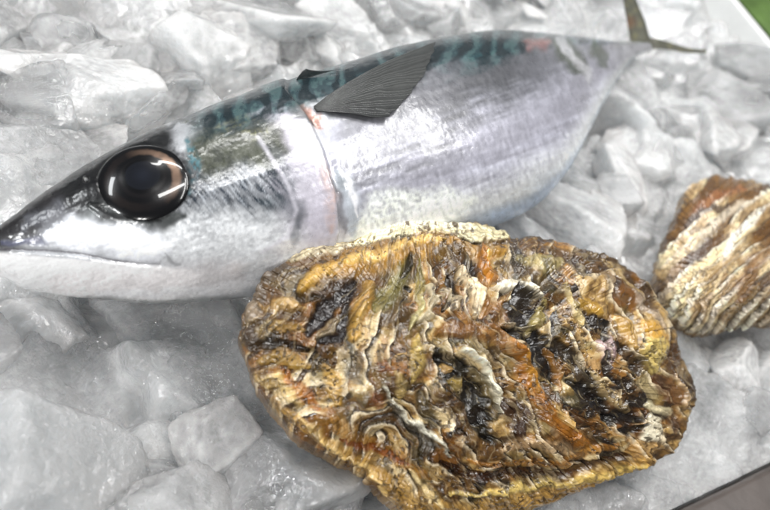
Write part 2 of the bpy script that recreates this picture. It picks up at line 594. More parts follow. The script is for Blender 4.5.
# chunks one can point to: px, py, z, half sizes (m), turn, tilt, seed, material, label
HERO = [
    (190, 372, -0.010, (.036, .022, .016), -25, (8, -10), 501, M_ICE, 'large rough ice chunk with a dark hollow, below the mackerel jaw'),
    (70, 400, -0.016, (.036, .034, .018), 30, (-8, 10), 502, M_ICE, 'broad grey ice slab in the lower left corner, under the tip of the mackerel jaw'),
    (30, 335, -0.012, (.026, .020, .012), 10, (10, 4), 503, M_CLOUDY, 'cloudy ice chunk at the left border just under the mackerel lower jaw'),
    (250, 425, -0.012, (.022, .013, .012), -30, (5, 8), 504, M_ICE, 'jagged clear ice chunk touching the lower left side of the big oyster'),
    (236, 500, -0.010, (.011, .011, .010), 12, (0, 3), 505, M_CLOUDY, 'small squarish ice cube at the bottom border, left of the big oyster rim'),
    (150, 478, -0.012, (.024, .014, .012), 25, (0, 10), 506, M_ICE, 'sparkling ice chunk at the bottom border between the grey slab and the small cube'),
    (340, 490, -0.016, (.026, .020, .012), -20, (0, 0), 507, M_CLOUDY, 'flat dull ice chunk at the bottom border under the amber rim of the big oyster'),
    (575, 215, -0.006, (.026, .022, .014), 20, (0, -6), 508, M_CLOUDY, 'rounded ice chunk between the mackerel belly and the big oyster'),
    (640, 160, -0.008, (.030, .020, .014), 50, (4, 6), 509, M_CLOUDY, 'pale ice chunk right of the mackerel belly, above the small oyster'),
    (748, 392, -0.014, (.026, .018, .015), 40, (0, 6), 510, M_CLOUDY, 'smooth white ice chunk at the right border below the small oyster'),
    (690, 470, -0.020, (.020, .015, .011), 20, (3, 0), 511, M_ICE, 'grey ice chunk beside the lower right tip of the big oyster'),
    (88, 95, -0.002, (.030, .020, .012), 20, (10, 6), 512, M_CLOUDY, 'big pale ice slab above the mackerel snout at the upper left'),
    (30, 165, -0.006, (.026, .024, .014), 65, (0, 8), 513, M_ICE, 'glassy ice chunk at the left border above the tip of the snout'),
    (155, 40, -0.004, (.026, .022, .016), -30, (8, 8), 514, M_CLOUDY, 'angular white ice chunk near the top border behind the big pale slab'),
    (235, 55, -0.002, (.024, .018, .015), 40, (12, 0), 515, M_CLOUDY, 'bright frosted ice chunk behind the nape of the mackerel'),
    (330, 28, -0.004, (.030, .018, .014), 15, (4, 0), 516, M_CLOUDY, 'wide frosted ice chunk behind the pectoral fin near the top border'),
    (125, 172, -0.010, (.014, .010, .010), 10, (0, 0), 517, M_ICE, 'small clear round ice lump right behind the mackerel eye'),
]
hero_xy = []
for (px, py, z, s, rz, tl, sd, mt, lb) in HERO:
    v, f = chunk_shape(sd, 6, planes=4, sharp=110, rough=0.03)
    o = make_mesh('ice_chunk', v * np.array(s) * np.array([0.82, 0.82, 0.7]), f, mt)
    p = at(px, py, z)
    o.location = p
    o.rotation_euler = (math.radians(tl[0]), math.radians(tl[1]), math.radians(rz) + _r * 0)
    tag(o, lb, 'ice chunk')
    hero_xy.append((p[0], p[1], max(s)))


def inside_tray(x, y, m=0.018):
    q = np.array([x, y]) - corner
    return q @ nr < -m and q @ nn < -m


def in_poly(x, y, poly):
    c = False
    for (x1, y1), (x2, y2) in zip(poly, poly[1:] + poly[:1]):
        if (y1 > y) != (y2 > y) and x < (x2 - x1) * (y - y1) / (y2 - y1) + x1:
            c = not c
    return c


FOOT = [(-40, 240), (60, 190), (200, 110), (420, 45), (600, 30), (605, -40), (660, -40), (720, 35), (725, 75), (650, 75), (570, 180), (510, 225), (600, 250), (680, 320), (710, 410), (600, 465), (400, 490), (270, 390), (250, 292), (60, 288)]
FOOT2 = [(655, 190), (690, 165), (830, 170), (830, 335), (680, 340), (650, 300)]
placed, count, tries = [], 0, 0
while count < 262 and tries < 40000:
    tries += 1
    # spread over the part of the tray in view
    px, py = rng.uniform(-60, 830), rng.uniform(-40, 560) ** 1.0
    p = at(px, py, -0.005)
    if p[1] > 1.05 or not inside_tray(p[0], p[1]):
        continue
    dist = math.hypot(p[0], p[1] - 0.0)
    if rng.random() > min(1, (dist / 0.40) ** 1.2 + 0.2):
        continue
    s = rng.uniform(0.006, 0.019) * (1.0 if dist < .35 else 1.35)
    if any(math.hypot(p[0] - a, p[1] - b) < 0.47 * (c + s) for a, b, c in placed):
        continue
    if any(math.hypot(p[0] - a, p[1] - b) < 0.62 * c for a, b, c in hero_xy):
        continue
    placed.append((p[0], p[1], s))
    ring_ = [to_px(np.array([p[0] + q_ * s * math.cos(a_), p[1] + q_ * s * math.sin(a_), 0.0])) for a_ in np.arange(0, 6.28, 0.7) for q_ in (0.0, 0.9)]
    low = any(in_poly(u_[0], u_[1], FOOT) or in_poly(u_[0], u_[1], FOOT2) for u_ in ring_)
    if low and rng.random() < 0.6:
        continue
    src = variants[count % len(variants)]
    o = src if count < len(variants) else src.copy()
    if count >= len(variants):
        COL.objects.link(o)
    o.location = (p[0], p[1], (-0.020 if low else -0.002 + rng.uniform(-0.003, 0.004)))
    sc3 = (s * rng.uniform(0.9, 1.4), s * rng.uniform(0.7, 1.1), min(0.012, s * rng.uniform(0.38, 0.62)))
    o.scale = sc3
    o.rotation_euler = (rng.uniform(-.5, .5), rng.uniform(-.5, .5), rng.uniform(0, 6.28))
    if py < 300 - 0.33 * px and px < 300: lb, gp = 'frosted ice chunk in the pale heap above the mackerel head', 'ice chunks above the mackerel head'
    elif py < 120 and px < 560: lb, gp = 'blurred frosted ice chunk beyond the mackerel back, left of its tail', 'ice chunks beyond the mackerel back'
    elif px > 560 and py < 60: lb, gp = 'blurred far ice chunk beside or beyond the mackerel tail fin', 'ice chunks around the tail fin'
    elif px > 520 and py < 185: lb, gp = 'blurred ice chunk between the mackerel tail and the small oyster', 'ice chunks between tail and small oyster'
    elif px > 480 and py < 300: lb, gp = 'ice chunk in the gap between mackerel belly and the two oysters', 'ice chunks between belly and oysters'
    elif px > 480: lb, gp = 'greyish ice chunk lying below the small oyster, right of the big one', 'ice chunks below the small oyster'
    else: lb, gp = 'greyish ice chunk left of the big oyster, below the mackerel jaw', 'ice chunks below the mackerel jaw'
    tag(o, lb, 'ice chunk', gp)
    count += 1
print('chunks', count)

# ------------------------------------------------------------------ mackerel
# paired points of the back and belly outline, with half thickness (m) and height of the middle line (m)
ST = [
    ((-36, 244), (-36, 262), .0040, .020), ((-20, 234), (-21, 271), .0070, .020), ((0, 225), (-3, 276), .0088, .020), ((30, 202), (25, 288), .0125, .0205),
    ((60, 181), (60, 295), .0150, .021), ((100, 157), (105, 300), .0180, .022), ((150, 130), (160, 304), .0205, .023),
    ((200, 110), (215, 301), .0222, .024), ((250, 92), (270, 294), .0235, .025), ((300, 77), (330, 282), .0240, .025),
    ((350, 61), (385, 268), .0245, .025), ((400, 46), (440, 250), .0240, .025), ((450, 36), (490, 228), .0230, .024),
    ((500, 30), (535, 206), .0205, .022), ((540, 32), (566, 173), .0160, .019), ((572, 36), (586, 138), .0110, .016),
    ((597, 39), (603, 104), .0068, .0135), ((616, 41), (620, 76), .0040, .012), ((632, 42), (634, 58), .0026, .012), ((647, 42), (649, 51), .0020, .0115)]
T = np.array([s[0] for s in ST], float)
B = np.array([s[1] for s in ST], float)
HB = np.array([s[2] for s in ST])
ZC = np.array([s[3] for s in ST])


def spline(vals, n):
    """smooth resample through the stations (Catmull-Rom)"""
    vals = np.asarray(vals, float)
    if vals.ndim == 1:
        return spline(vals[:, None], n)[:, 0]
    m = len(vals)
    t = np.linspace(0, m - 1, n)
    i = np.clip(np.floor(t).astype(int), 0, m - 2)
    f_ = (t - i)[:, None]
    p0, p1, p2, p3 = vals[np.maximum(i - 1, 0)], vals[i], vals[i + 1], vals[np.minimum(i + 2, m - 1)]
    return 0.5 * ((2 * p1) + (-p0 + p2) * f_ + (2 * p0 - 5 * p1 + 4 * p2 - p3) * f_ ** 2 + (-p0 + 3 * p1 - 3 * p2 + p3) * f_ ** 3)


NS, NA = 1150, 420
Ts, Bs, hbs, zcs = spline(T, NS), spline(B, NS), spline(HB, NS), spline(ZC, NS)
cen = at(*(0.5 * (Ts + Bs)).T, zcs)
axis = np.gradient(cen, axis=0)
axis /= np.linalg.norm(axis, axis=1, keepdims=True)
Wd = np.cross(axis, np.array([0, 0, 1.0]))
Wd /= np.linalg.norm(Wd, axis=1, keepdims=True)             # towards the belly or back, level
tb = at(*Ts.T, zcs) - at(*Bs.T, zcs)
Wd *= np.sign(np.sum(Wd * tb, 1))[:, None]
Up = np.cross(Wd, axis)
Up *= np.sign(Up[:, 2])[:, None]
tiltb = math.radians(6)                                     # the fish leans a little on its back
Wd, Up = Wd * math.cos(tiltb) + Up * math.sin(tiltb) * 1, Up * math.cos(tiltb) - Wd * math.sin(tiltb)
half = 0.5 * np.abs(np.sum(tb * Wd, 1))
th = np.linspace(0, 2 * np.pi, NA, endpoint=False)          # 0 = back edge, pi/2 = upper flank, pi = belly edge
# superellipse section: a little flatter than round, keel on the belly
cosn = np.sign(np.cos(th)) * np.abs(np.cos(th)) ** 0.96
sinn = np.sign(np.sin(th)) * np.abs(np.sin(th)) ** 0.92
dirp = (Ts - Bs) / np.linalg.norm(Ts - Bs, axis=1, keepdims=True)
for it in range(8):
    Pf = cen[:, None] + half[:, None, None] * cosn[None, :, None] * Wd[:, None] + hbs[:, None, None] * sinn[None, :, None] * Up[:, None]
    q = np.sum((to_px(Pf) - 0.5 * (Ts + Bs)[:, None]) * dirp[:, None], -1)
    hi, lo = q.max(1), q.min(1)
    want = 0.5 * np.linalg.norm(Ts - Bs, axis=1)
    half = np.maximum(half * (1 + 0.7 * ((2 * want) / (hi - lo) - 1)), hbs * 0.35)
    off = 0.5 * (hi + lo)
    scale = half / np.maximum(want, 1)
    cen = cen - Wd * (off * scale * 0.8)[:, None]
Pf = cen[:, None] + half[:, None, None] * cosn[None, :, None] * Wd[:, None] + hbs[:, None, None] * sinn[None, :, None] * Up[:, None]


def contour(c, inner):
    c = c[::6]
    t_ = np.gradient(c, axis=0)
    n_ = np.stack([t_[:, 1], -t_[:, 0]], 1)
    n_ /= np.linalg.norm(n_, axis=1, keepdims=True)
    s_ = np.sign(np.sum((c - inner[::6]) * n_, 1))[:, None]
    return c, n_ * s_


CT, NT = contour(Ts, Bs)
CB, NB = contour(Bs, Ts)
cosq, sinq = cosn[::7], sinn[::7]


def outside(P2, C, N):
    d_ = P2[:, :, None, :] - C[None, None]
    j_ = np.argmin(np.sum(d_ * d_, -1), -1)
    return np.sum((P2 - C[j_]) * N[j_], -1).max(1)


wfit = ss(20, 80, np.arange(NS)) * (1 - ss(NS - 60, NS - 20, np.arange(NS)))
k41 = np.ones(31) / 31
for it in range(9):
    sub = slice(0, NS, 5)
    Pq = cen[sub, None] + half[sub, None, None] * cosq[None, :, None] * Wd[sub, None] + hbs[sub, None, None] * sinq[None, :, None] * Up[sub, None]
    P2 = to_px(Pq)
    rT, rB = outside(P2, CT, NT), outside(P2, CB, NB)
    pm = np.linalg.norm(to_px(cen[sub] + Wd[sub] * 0.001) - to_px(cen[sub] - Wd[sub] * 0.001), axis=1) / 0.002
    ii = np.arange(NS)
    dT, dB = np.interp(ii, ii[sub], rT / pm), np.interp(ii, ii[sub], rB / pm)
    dT, dB = [np.convolve(np.pad(q_, 15, 'edge'), k41, 'valid') * wfit * 0.7 for q_ in (dT, dB)]
    half = np.maximum(half - 0.5 * (dT + dB), hbs * 0.30)
    cen = cen + Wd * (0.5 * (dB - dT))[:, None]
print('outline misfit px', np.abs(rT[8:-10]).max(), np.abs(rB[8:-10]).max())
Pf = cen[:, None] + half[:, None, None] * cosn[None, :, None] * Wd[:, None] + hbs[:, None, None] * sinn[None, :, None] * Up[:, None]
print('fish half depth', half[::100], 'res', off[::100])
q = np.sum((to_px(Pf) - 0.5 * (Ts + Bs)[:, None]) * dirp[:, None], -1)
# flat drawing map of the visible flank: back outline at one end, belly outline at the other
iT = th[np.argmax(q, 1)]
iT = np.where(iT > np.pi, iT - 2 * np.pi, iT)
iB = th[np.argmin(q, 1)]
ker = np.ones(41) / 41
iT = np.convolve(np.pad(iT, 20, 'edge'), ker, 'valid')
iB = np.convolve(np.pad(iB, 20, 'edge'), ker, 'valid')
TH = np.where(th[None, :] > 1.5 * np.pi, th[None, :] - 2 * np.pi, th[None, :])
frac = (TH - iT[:, None]) / (iB - iT)[:, None]
t01 = 0.5 - 0.5 * np.cos(np.pi * np.clip(frac, 0, 1))
under = (frac < 0) | (frac > 1)
beyondT = np.maximum(0, -frac) + np.maximum(0, frac - 1)
GX = Ts[:, None, 0] * (1 - t01) + Bs[:, None, 0] * t01
GY = Ts[:, None, 1] * (1 - t01) + Bs[:, None, 1] * t01
proj = to_px(Pf)
vis = ~under
jT = np.argmax(np.where(vis, -frac, -9), 1)
jB = np.argmax(np.where(vis, frac, -9), 1)
ar = np.arange(NS)
for G_, q_ in ((GX, 0), (GY, 1)):
    e_ = np.where(frac < 0, proj[ar, jT, q_][:, None], proj[ar, jB, q_][:, None])
    G_[...] = np.where(vis, proj[..., q_], e_)
V = t01 * 2 - 1                                             # -1 back ... 1 belly


def paint_fish():
    x, y = GX, GY
    wx_ = x + 4 * fbm(x / 14, y / 14, 0, 3, 61)
    wy_ = y + 4 * fbm(x / 14, y / 14, 7, 3, 62)
    along = (x * 0.94 - y * 0.33)
    across = (x * 0.33 + y * 0.94)
    streak = fbm(along / 26, across / 5, 0, 4, 63)          # long fine streaks
    fine = fbm(x / 3, y / 3, 0, 4, 64)
    big = fbm(x / 45, y / 45, 0, 3, 65)
    c = np.zeros(x.shape + (3,)) + lin(178, 178, 190)
    h = np.zeros(x.shape)
    met = np.full(x.shape, 0.55)
    # flank: lavender silver
    c = mix(c, lin(200, 200, 214), ss(-0.2, 0.4, V + 0.2 * big) * ss(380, 460, x) * 0.8)
    c = mix(c, lin(226, 229, 226), ss(0.25, 0.8, V + 0.05 * fine + 0.05 * big) * 0.85)
    c = mix(c, lin(170, 190, 215), ss(0.6, 0.95, V + 0.1 * big) * ss(430, 500, x))
    # dark smoky band under the back
    c = mix(c, lin(58, 60, 60), ss(0.05, -0.45, V + 0.14 * streak + 0.1 * big) * ss(370, 430, x) * (1 - 0.65 * ss(500, 600, x)) * 0.82)
    c = mix(c, lin(150, 148, 158), ss(-0.35, 0.15, V) * (1 - ss(0.15, 0.5, V + 0.2 * streak)) * ss(360, 420, x) * 0.6)
    # back: teal green with dark wavy bars
    back = ss(-0.52, -0.72, V + 0.05 * streak + 0.03 * fine) * ss(195, 230, x)
    c = mix(c, lin(38, 74, 80), back * (1 - 0.6 * ss(480, 560, x)))
    bars = np.sin(along / 4.2 + 3.0 * fbm(x / 22, y / 22, 0, 3, 66) + across / 9)
    c = mix(c, lin(22, 38, 44), back * ss(-0.1, 0.25, bars + 0.35 * fine) * 0.92 * (1 - ss(560, 620, x)))
    c = mix(c, lin(120, 165, 160), back * ss(0.45, 0.8, -bars + 0.5 * fine) * 0.25 * ss(-1, -0.7, V))
    c = mix(c, lin(70, 80, 60), stroke(wx_, wy_, [(560, 42), (582, 70)], 10, .6) * 0.8)
    c = mix(c, lin(74, 84, 62), stroke(wx_, wy_, [(590, 42), (606, 66)], 7, .6) * 0.7)
    c = mix(c, lin(200, 200, 205), stroke(wx_, wy_, [(560, 36), (575, 60), (590, 78)], 3.5, .6) * 0.8)
    c = mix(c, lin(190, 120, 114), stroke(wx_, wy_, [(522, 42), (552, 44)], 5, .9) * 0.6)
    c = mix(c, lin(205, 205, 210), stroke(wx_, wy_, [(505, 38), (560, 35), (590, 38)], 3, .7) * 0.6)
    # tail root greyish
    c = mix(c, lin(150, 150, 150), ss(595, 630, x) * 0.7)
    c = mix(c, lin(132, 132, 138), ss(0.25, -0.25, V + 0.2 * streak) * ss(325, 350, x) * (1 - ss(430, 480, x)) * 0.8)
    # ---- head (in front of x about 320)
    hd = 1 - ss(300, 330, x + 0.25 * (y - 170))
    c = mix(c, lin(196, 198, 202), hd)
    # gill plate, lilac silver
    gp = stroke(wx_, wy_, [(272, 130), (292, 170), (312, 215), (300, 260)], 30, .4, False)
    c = mix(c, lin(192, 187, 198), gp * 0.85)
    # dark blue grey cheek with speckle
    ck = stroke(wx_, wy_, [(198, 196), (232, 180), (262, 182)], 33, .5, False)
    spk = ss(-0.1, 0.5, fbm((x * .7 + y * .7) / 12, (x * .7 - y * .7) / 2.2, 0, 4, 67))
    c = mix(c, lin(46, 56, 68), ck * (0.62 + 0.38 * spk))
    hair = ss(0.25, 0.6, fbm((x * .6 + y * .8) / 14, (x * .8 - y * .6) / 1.7, 3, 4, 77))
    c = mix(c, lin(214, 220, 228), ck * hair * 0.38)
    c = mix(c, lin(40, 48, 54), ck * spk * ss(-0.1, 0.5, fbm(x / 9, y / 9, 0, 3, 68)) * 0.8)
    c = mix(c, lin(226, 228, 230), stroke(wx_, wy_, [(185, 240), (230, 236), (280, 250)], 26, .6, False) * (0.75 + 0.25 * fine.clip(-1, 1)))
    c = mix(c, lin(120, 122, 126), stroke(wx_, wy_, [(200, 232), (240, 226), (285, 236)], 22, .7, False) * ss(0.15, 0.5, fbm(x / 7, y / 5, 2, 4, 78)) * 0.28)
    c = mix(c, lin(60, 72, 78), stroke(wx_, wy_, [(262, 200), (290, 205), (296, 225)], 9, .8) * 0.5)
    # olive smoke patch behind the eye and yellow glints at its top
    ol = stroke(wx_, wy_, [(212, 152), (240, 140), (262, 145)], 24, .35, False)
    c = mix(c, lin(66, 70, 52), ol * 0.92)
    c = mix(c, lin(34, 40, 34), ol * ss(0.0, 0.5, fbm(along / 9, across / 5, 8, 4, 81)) * 0.6)
    ye = stroke(wx_, wy_, [(180, 120), (205, 118), (240, 120), (268, 136)], 10, .6)
    c = mix(c, lin(132, 132, 88), ye * ss(-0.1, 0.8, fine + streak) * 0.55)
    c = mix(c, lin(56, 60, 44), ye * ss(0.0, 0.4, -fine - streak) * 0.6)
    c = mix(c, lin(96, 134, 140), stroke(wx_, wy_, [(210, 110), (240, 105), (275, 100)], 8, .6) * ss(-0.2, 0.4, fbm(x / 5, y / 4, 0, 3, 70)) * 0.8)
    c = mix(c, lin(28, 40, 44), stroke(wx_, wy_, [(160, 126), (200, 112), (262, 91), (300, 80)], 5, .6) * 0.8)
    c = mix(c, lin(66, 120, 132), stroke(wx_, wy_, [(188, 140), (195, 165), (188, 192)], 5.5, .8) * 0.8 * ss(-0.6, 0.4, fine))
    c = mix(c, lin(190, 195, 205), stroke(wx_, wy_, [(252, 104), (272, 106), (285, 112)], 6, .6) * 0.8)
    # snout: dark brown above, silver lip below
    sn = ss(26, -4, (y - (247 - (x) * 0.62)) + 10 * big) * (1 - ss(92, 130, x))
    c = mix(c, lin(30, 27, 29), sn * 0.95)
    c = mix(c, lin(104, 106, 114), stroke(wx_, wy_, [(22, 228), (45, 212), (72, 198)], 7, .9) * 0.6)
    c = mix(c, lin(150, 152, 158), stroke(wx_, wy_, [(40, 232), (62, 218), (84, 214)], 8, .9) * 0.6)
    c = mix(c, lin(30, 28, 30), stroke(wx_, wy_, [(0, 232), (30, 210), (60, 190), (110, 158), (160, 132)], 5, .6, False) * 0.85)
    c = mix(c, lin(96, 100, 130), stroke(wx_, wy_, [(2, 243), (30, 240), (50, 244)], 4, .7) * 0.6)
    cheek = stroke(wx_, wy_, [(52, 238), (100, 234), (140, 244), (168, 250)], 19, .6)
    c = mix(c, lin(238, 240, 246), cheek * 0.95)
    jaw = ss(0, 5, y - (250 + 0.09 * x)) * (1 - ss(165, 230, x))
    c = mix(c, lin(250, 248, 248), jaw * (0.88 + 0.1 * fine))
    c = mix(c, lin(222, 216, 216), stroke(wx_, wy_, [(60, 285), (140, 288), (230, 275)], 14, .8, False) * 0.6)
    c = mix(c, lin(235, 235, 238), stroke(wx_, wy_, [(100, 295), (170, 294), (260, 284)], 4, .7, False) * 0.7)
    c = mix(c, lin(110, 118, 116), ss(-3, 2, y - (299 + 2 * np.sin(x / 20))) * ss(60, 110, x) * 0.6)
    # mouth slit and end of the upper jaw bone
    mouth = [(-36, 250), (10, 250), (45, 251), (80, 254), (112, 261), (140, 264), (160, 265)]
    dm, am = seg_dist(x, y, mouth)
    c = mix(c, lin(84, 78, 88), (1 - ss(0.2, 1.7, dm)) * 0.75 * (1 - 0.6 * ss(0.75, 1, am)))
    h -= 0.45 * (1 - ss(0, 4.0, dm))
    h += 0.35 * cheek
    c = mix(c, lin(90, 90, 94), stroke(wx_, wy_, [(166, 256), (174, 262), (182, 266)], 1.4, .8) * 0.4)
    # eye socket: black ring, with folds of clear lid in front and behind
    de = np.hypot((x - 143) / 47, (y - 180) / 37)
    c = mix(c, lin(16, 17, 18), (1 - ss(0.92, 1.28, de + 0.06 * fine)) * 0.97)
    c = mix(c, lin(46, 52, 50), stroke(wx_, wy_, [(80, 200), (105, 212), (150, 222), (185, 216)], 9, .7) * 0.85)
    c = mix(c, lin(20, 20, 22), stroke(wx_, wy_, [(84, 190), (96, 208), (120, 217), (160, 221)], 3.5, .7) * 0.8)
    c = mix(c, lin(120, 128, 126), stroke(wx_, wy_, [(80, 207), (92, 214)], 8, .8) * 0.4)
    h += 0.5 * stroke(x, y, [(90, 205), (115, 216), (150, 221), (182, 212), (196, 195)], 6, .8)
    h -= 0.6 * (1 - ss(0.75, 1.05, de))
    c = mix(c, lin(17, 18, 20), stroke(wx_, wy_, [(74, 190), (98, 164), (128, 144), (160, 136)], 14, .5, False) * 0.97)
    c = mix(c, lin(18, 18, 20), stroke(wx_, wy_, [(76, 202), (92, 196), (98, 184)], 13, .6, False) * 0.92)
    c = mix(c, lin(30, 42, 46), stroke(wx_, wy_, [(205, 118), (262, 96), (300, 84), (330, 76)], 7, .8) * 0.75)
    c = mix(c, lin(10, 10, 12), stroke(x, y, [(84, 181), (88, 178)], 2.2, .5) * 0.95)
    h -= 0.8 * stroke(x, y, [(84, 181), (88, 178)], 2.6, .7)
    c = mix(c, lin(70, 76, 84), stroke(wx_, wy_, [(262, 142), (284, 172), (298, 206), (294, 240)], 4.5, .9, False) * 0.45)
    # gill cover edges
    e1 = [(258, 138), (272, 160), (288, 185), (296, 210), (288, 236), (262, 252)]
    d1, a1 = seg_dist(x, y, e1)
    h += 0.15 * (1 - ss(0, 12, d1))
    c = mix(c, lin(215, 212, 222), (1 - ss(0, 4, d1)) * 0.5)
    op = [(286, 92), (306, 116), (322, 150), (334, 190), (338, 232), (330, 262), (310, 285)]
    d2, a2 = seg_dist(x, y, op)
    behind = ss(-2, 3, (x - np.interp(y, [92, 116, 150, 190, 232, 262, 285], [286, 306, 322, 334, 338, 330, 310])))
    h += 0.9 * (1 - behind) * (1 - ss(0, 45, d2)) - 0.3 * stroke(x, y, [(p_[0] + 5, p_[1]) for p_ in op], 3.5, .8)
    c = mix(c, lin(196, 166, 154), stroke(wx_, wy_, [(322, 160), (331, 195), (333, 232)], 6, .9) * (0.45 + 0.3 * fine))
    c = mix(c, lin(176, 184, 190), stroke(wx_, wy_, [(338, 170), (350, 200), (352, 236)], 9, .8) * 0.7)
    h += 0.4 * stroke(x, y, [(338, 170), (350, 200), (352, 238)], 9, .9)
    c = mix(c, lin(232, 232, 236), stroke(wx_, wy_, [(340, 165), (352, 190), (357, 215)], 3, .7) * 0.8)
    c = mix(c, lin(90, 84, 84), stroke(wx_, wy_, [(327, 170), (341, 200), (344, 236)], 2, .7) * 0.5)
    c = mix(c, lin(176, 108, 78), stroke(wx_, wy_, [(292, 98), (306, 110), (322, 128)], 4.5, .8) * 0.75)
    c = mix(c, lin(60, 62, 60), stroke(wx_, wy_, [(288, 104), (300, 118), (312, 124)], 6, .6) * 0.7)
    c = mix(c, lin(40, 42, 42), stroke(wx_, wy_, [(318, 108), (350, 114), (376, 118)], 6, .7) * 0.6)
    c = mix(c, lin(236, 240, 232), stroke(wx_, wy_, [(362, 226), (385, 206), (420, 206), (470, 200)], 14, .8) * (0.7 + 0.5 * fine).clip(0, 1))
    fs = fbm((x * .3 + y * .95) / 9, (x * .95 - y * .3) / 3.0, 5, 4, 79)
    c = c * (1 + 0.16 * fs * ss(300, 380, x))[..., None]
    # general fine variation
    c = c * (1 + 0.10 * streak + 0.08 * fine + 0.05 * big)[..., None]
    met = np.clip(0.6 + 0.3 * streak, 0.2, 1) * (1 - 0.95 * jaw) * (1 - 0.7 * sn) * (1 - 0.5 * back) * (1 - 0.85 * cheek) * (0.6 + 0.4 * ss(0, 0.5, c.mean(-1)))
    # the side it lies on and the belly keel: plain silver white
    c = mix(c, lin(205, 205, 208), ss(0.02, 0.2, np.maximum(0, frac - 1)) * 0.8)
    c = mix(c, lin(45, 75, 80), ss(0.02, 0.15, np.maximum(0, -frac)) * 0.6)
    h += 0.05 * streak + 0.03 * fine + 0.2 * big
    bk = ss(-0.66, -0.84, V + 0.06 * streak + 0.03 * fine) * ss(170, 225, x) * (1 - ss(510, 600, x))
    c = mix(c, lin(44, 68, 74), bk * 0.95)
    c = mix(c, lin(14, 26, 32), bk * ss(-0.2, 0.5, bars + 0.35 * fine) * 0.75)
    c = mix(c, lin(104, 134, 132), bk * ss(0.5, 0.9, -bars + 0.6 * fine) * 0.35)
    met = met * (1 - 0.7 * bk)
    lum = c.mean(-1)
    c = c * (0.78 + 0.42 * lum)[..., None]
    return np.clip(c, 0.003, 0.95), h, met


cf, hf, mf = paint_fish()
Nf = normals(Pf, True)
sgn = np.sign(np.sum(Nf[NS // 2, NA // 4] * Up[NS // 2]))
Nf = Nf * sgn
env = ss(0, 40, np.arange(NS))[:, None] * (1 - ss(NS - 60, NS - 1, np.arange(NS)))[:, None]
Pd = Pf + Nf * (hf * 0.0011 * env)[..., None]
faces = grid_faces(NS, NA, True)
if sgn < 0: faces = faces[:, ::-1]
capv = np.array([Pd[0].mean(0), Pd[-1].mean(0)])
fish = make_mesh('mackerel', np.concatenate([Pd.reshape(-1, 3), capv]), faces, M_FISH,
                 np.concatenate([np.concatenate([cf, mf[..., None]], -1).reshape(-1, 4), np.array([[.5, .5, .5, .5]] * 2)]))
tag(fish, 'whole silver mackerel with teal back and big dark eye on the ice', 'fish')


def on_fish(px, py):
    d = (GX - px) ** 2 + (GY - py) ** 2 + under * 1e6
    i, j = np.unravel_index(np.argmin(d), d.shape)
    return Pf[i, j], Nf[i, j]


# eye: a low dome seated in the socket
ep, en = on_fish(143, 180)
r1 = on_fish(189, 180)[0] - on_fish(97, 180)[0]
r1 = r1 - en * (r1 @ en)
ra = np.linalg.norm(r1) / 2 * 1.02
e1v = r1 / np.linalg.norm(r1)
e2v = np.cross(en, e1v)
if to_px(ep + e2v * 0.01)[1] < to_px(ep)[1]: e2v = -e2v     # e2 points down the face
r2 = on_fish(143, 216)[0] - on_fish(143, 144)[0]
rb = abs(r2 @ e2v) / 2
print('eye radii', ra, rb, 'depth eye', (ep - EYE) @ F, 'oy', (at(460, 370, .03) - EYE) @ F, (at(300, 350, .03) - EYE) @ F)
ne, na = 150, 300
rr, aa = np.meshgrid(np.linspace(0.001, 1, ne), np.linspace(0, 2 * np.pi, na, endpoint=False), indexing='ij')
ex, ey = rr * np.cos(aa), rr * np.sin(aa)
eh = 0.0026 * np.sqrt(np.clip(1 - (rr * 0.98) ** 2, 0, 1)) + 0.00006 * (1 - ss(0.34, 0.52, np.hypot(ex, ey + 0.06))) - 0.0014
Pe = ep + ex[..., None] * e1v * ra + ey[..., None] * e2v * rb + eh[..., None] * en
ce = np.zeros(ex.shape + (3,)) + lin(12, 12, 14)
fe = fbm(ex * 9, ey * 9, 0, 4, 91)
fr = fbm(aa * 14 / 6.283 * 3, rr * 3, 0, 3, 92)
ring = ss(0.60, 0.68, rr + 0.02 * fe) * (1 - ss(0.76, 0.86, rr + 0.02 * fe))
dirw = np.clip(np.cos(aa + 0.65), 0, 1) ** 1.3 + 0.03 * np.clip(-np.cos(aa + 0.4), 0, 1)
ce = mix(ce, lin(132, 108, 92), ring * np.clip(dirw, 0, 1) * (0.85 + 0.15 * fr))
ce = mix(ce, lin(70, 60, 58), ring * 0.05)
inner = ss(0.40, 0.44, rr) * (1 - ss(0.48, 0.54, rr))
ce = mix(ce, lin(52, 46, 46), inner * 0.1)
pr = np.hypot(ex, ey + 0.06)
ce = mix(ce, lin(20, 22, 28), (1 - ss(0.36, 0.42, pr)) * 0.9)
ce = mix(ce, lin(10, 10, 12), ss(0.36, 0.40, pr) * (1 - ss(0.42, 0.47, pr)))
ce = mix(ce, lin(34, 38, 48), (1 - ss(0.0, 0.3, pr)) * 0.4)
me_ = 0.5 * ring * np.clip(dirw, 0, 1)
eye_faces = grid_faces(ne, na, True)
eye = make_mesh('eye', Pe, eye_faces, M_EYE, np.concatenate([np.clip(ce, 0, 1), me_[..., None]], -1), parent=fish)

# fins


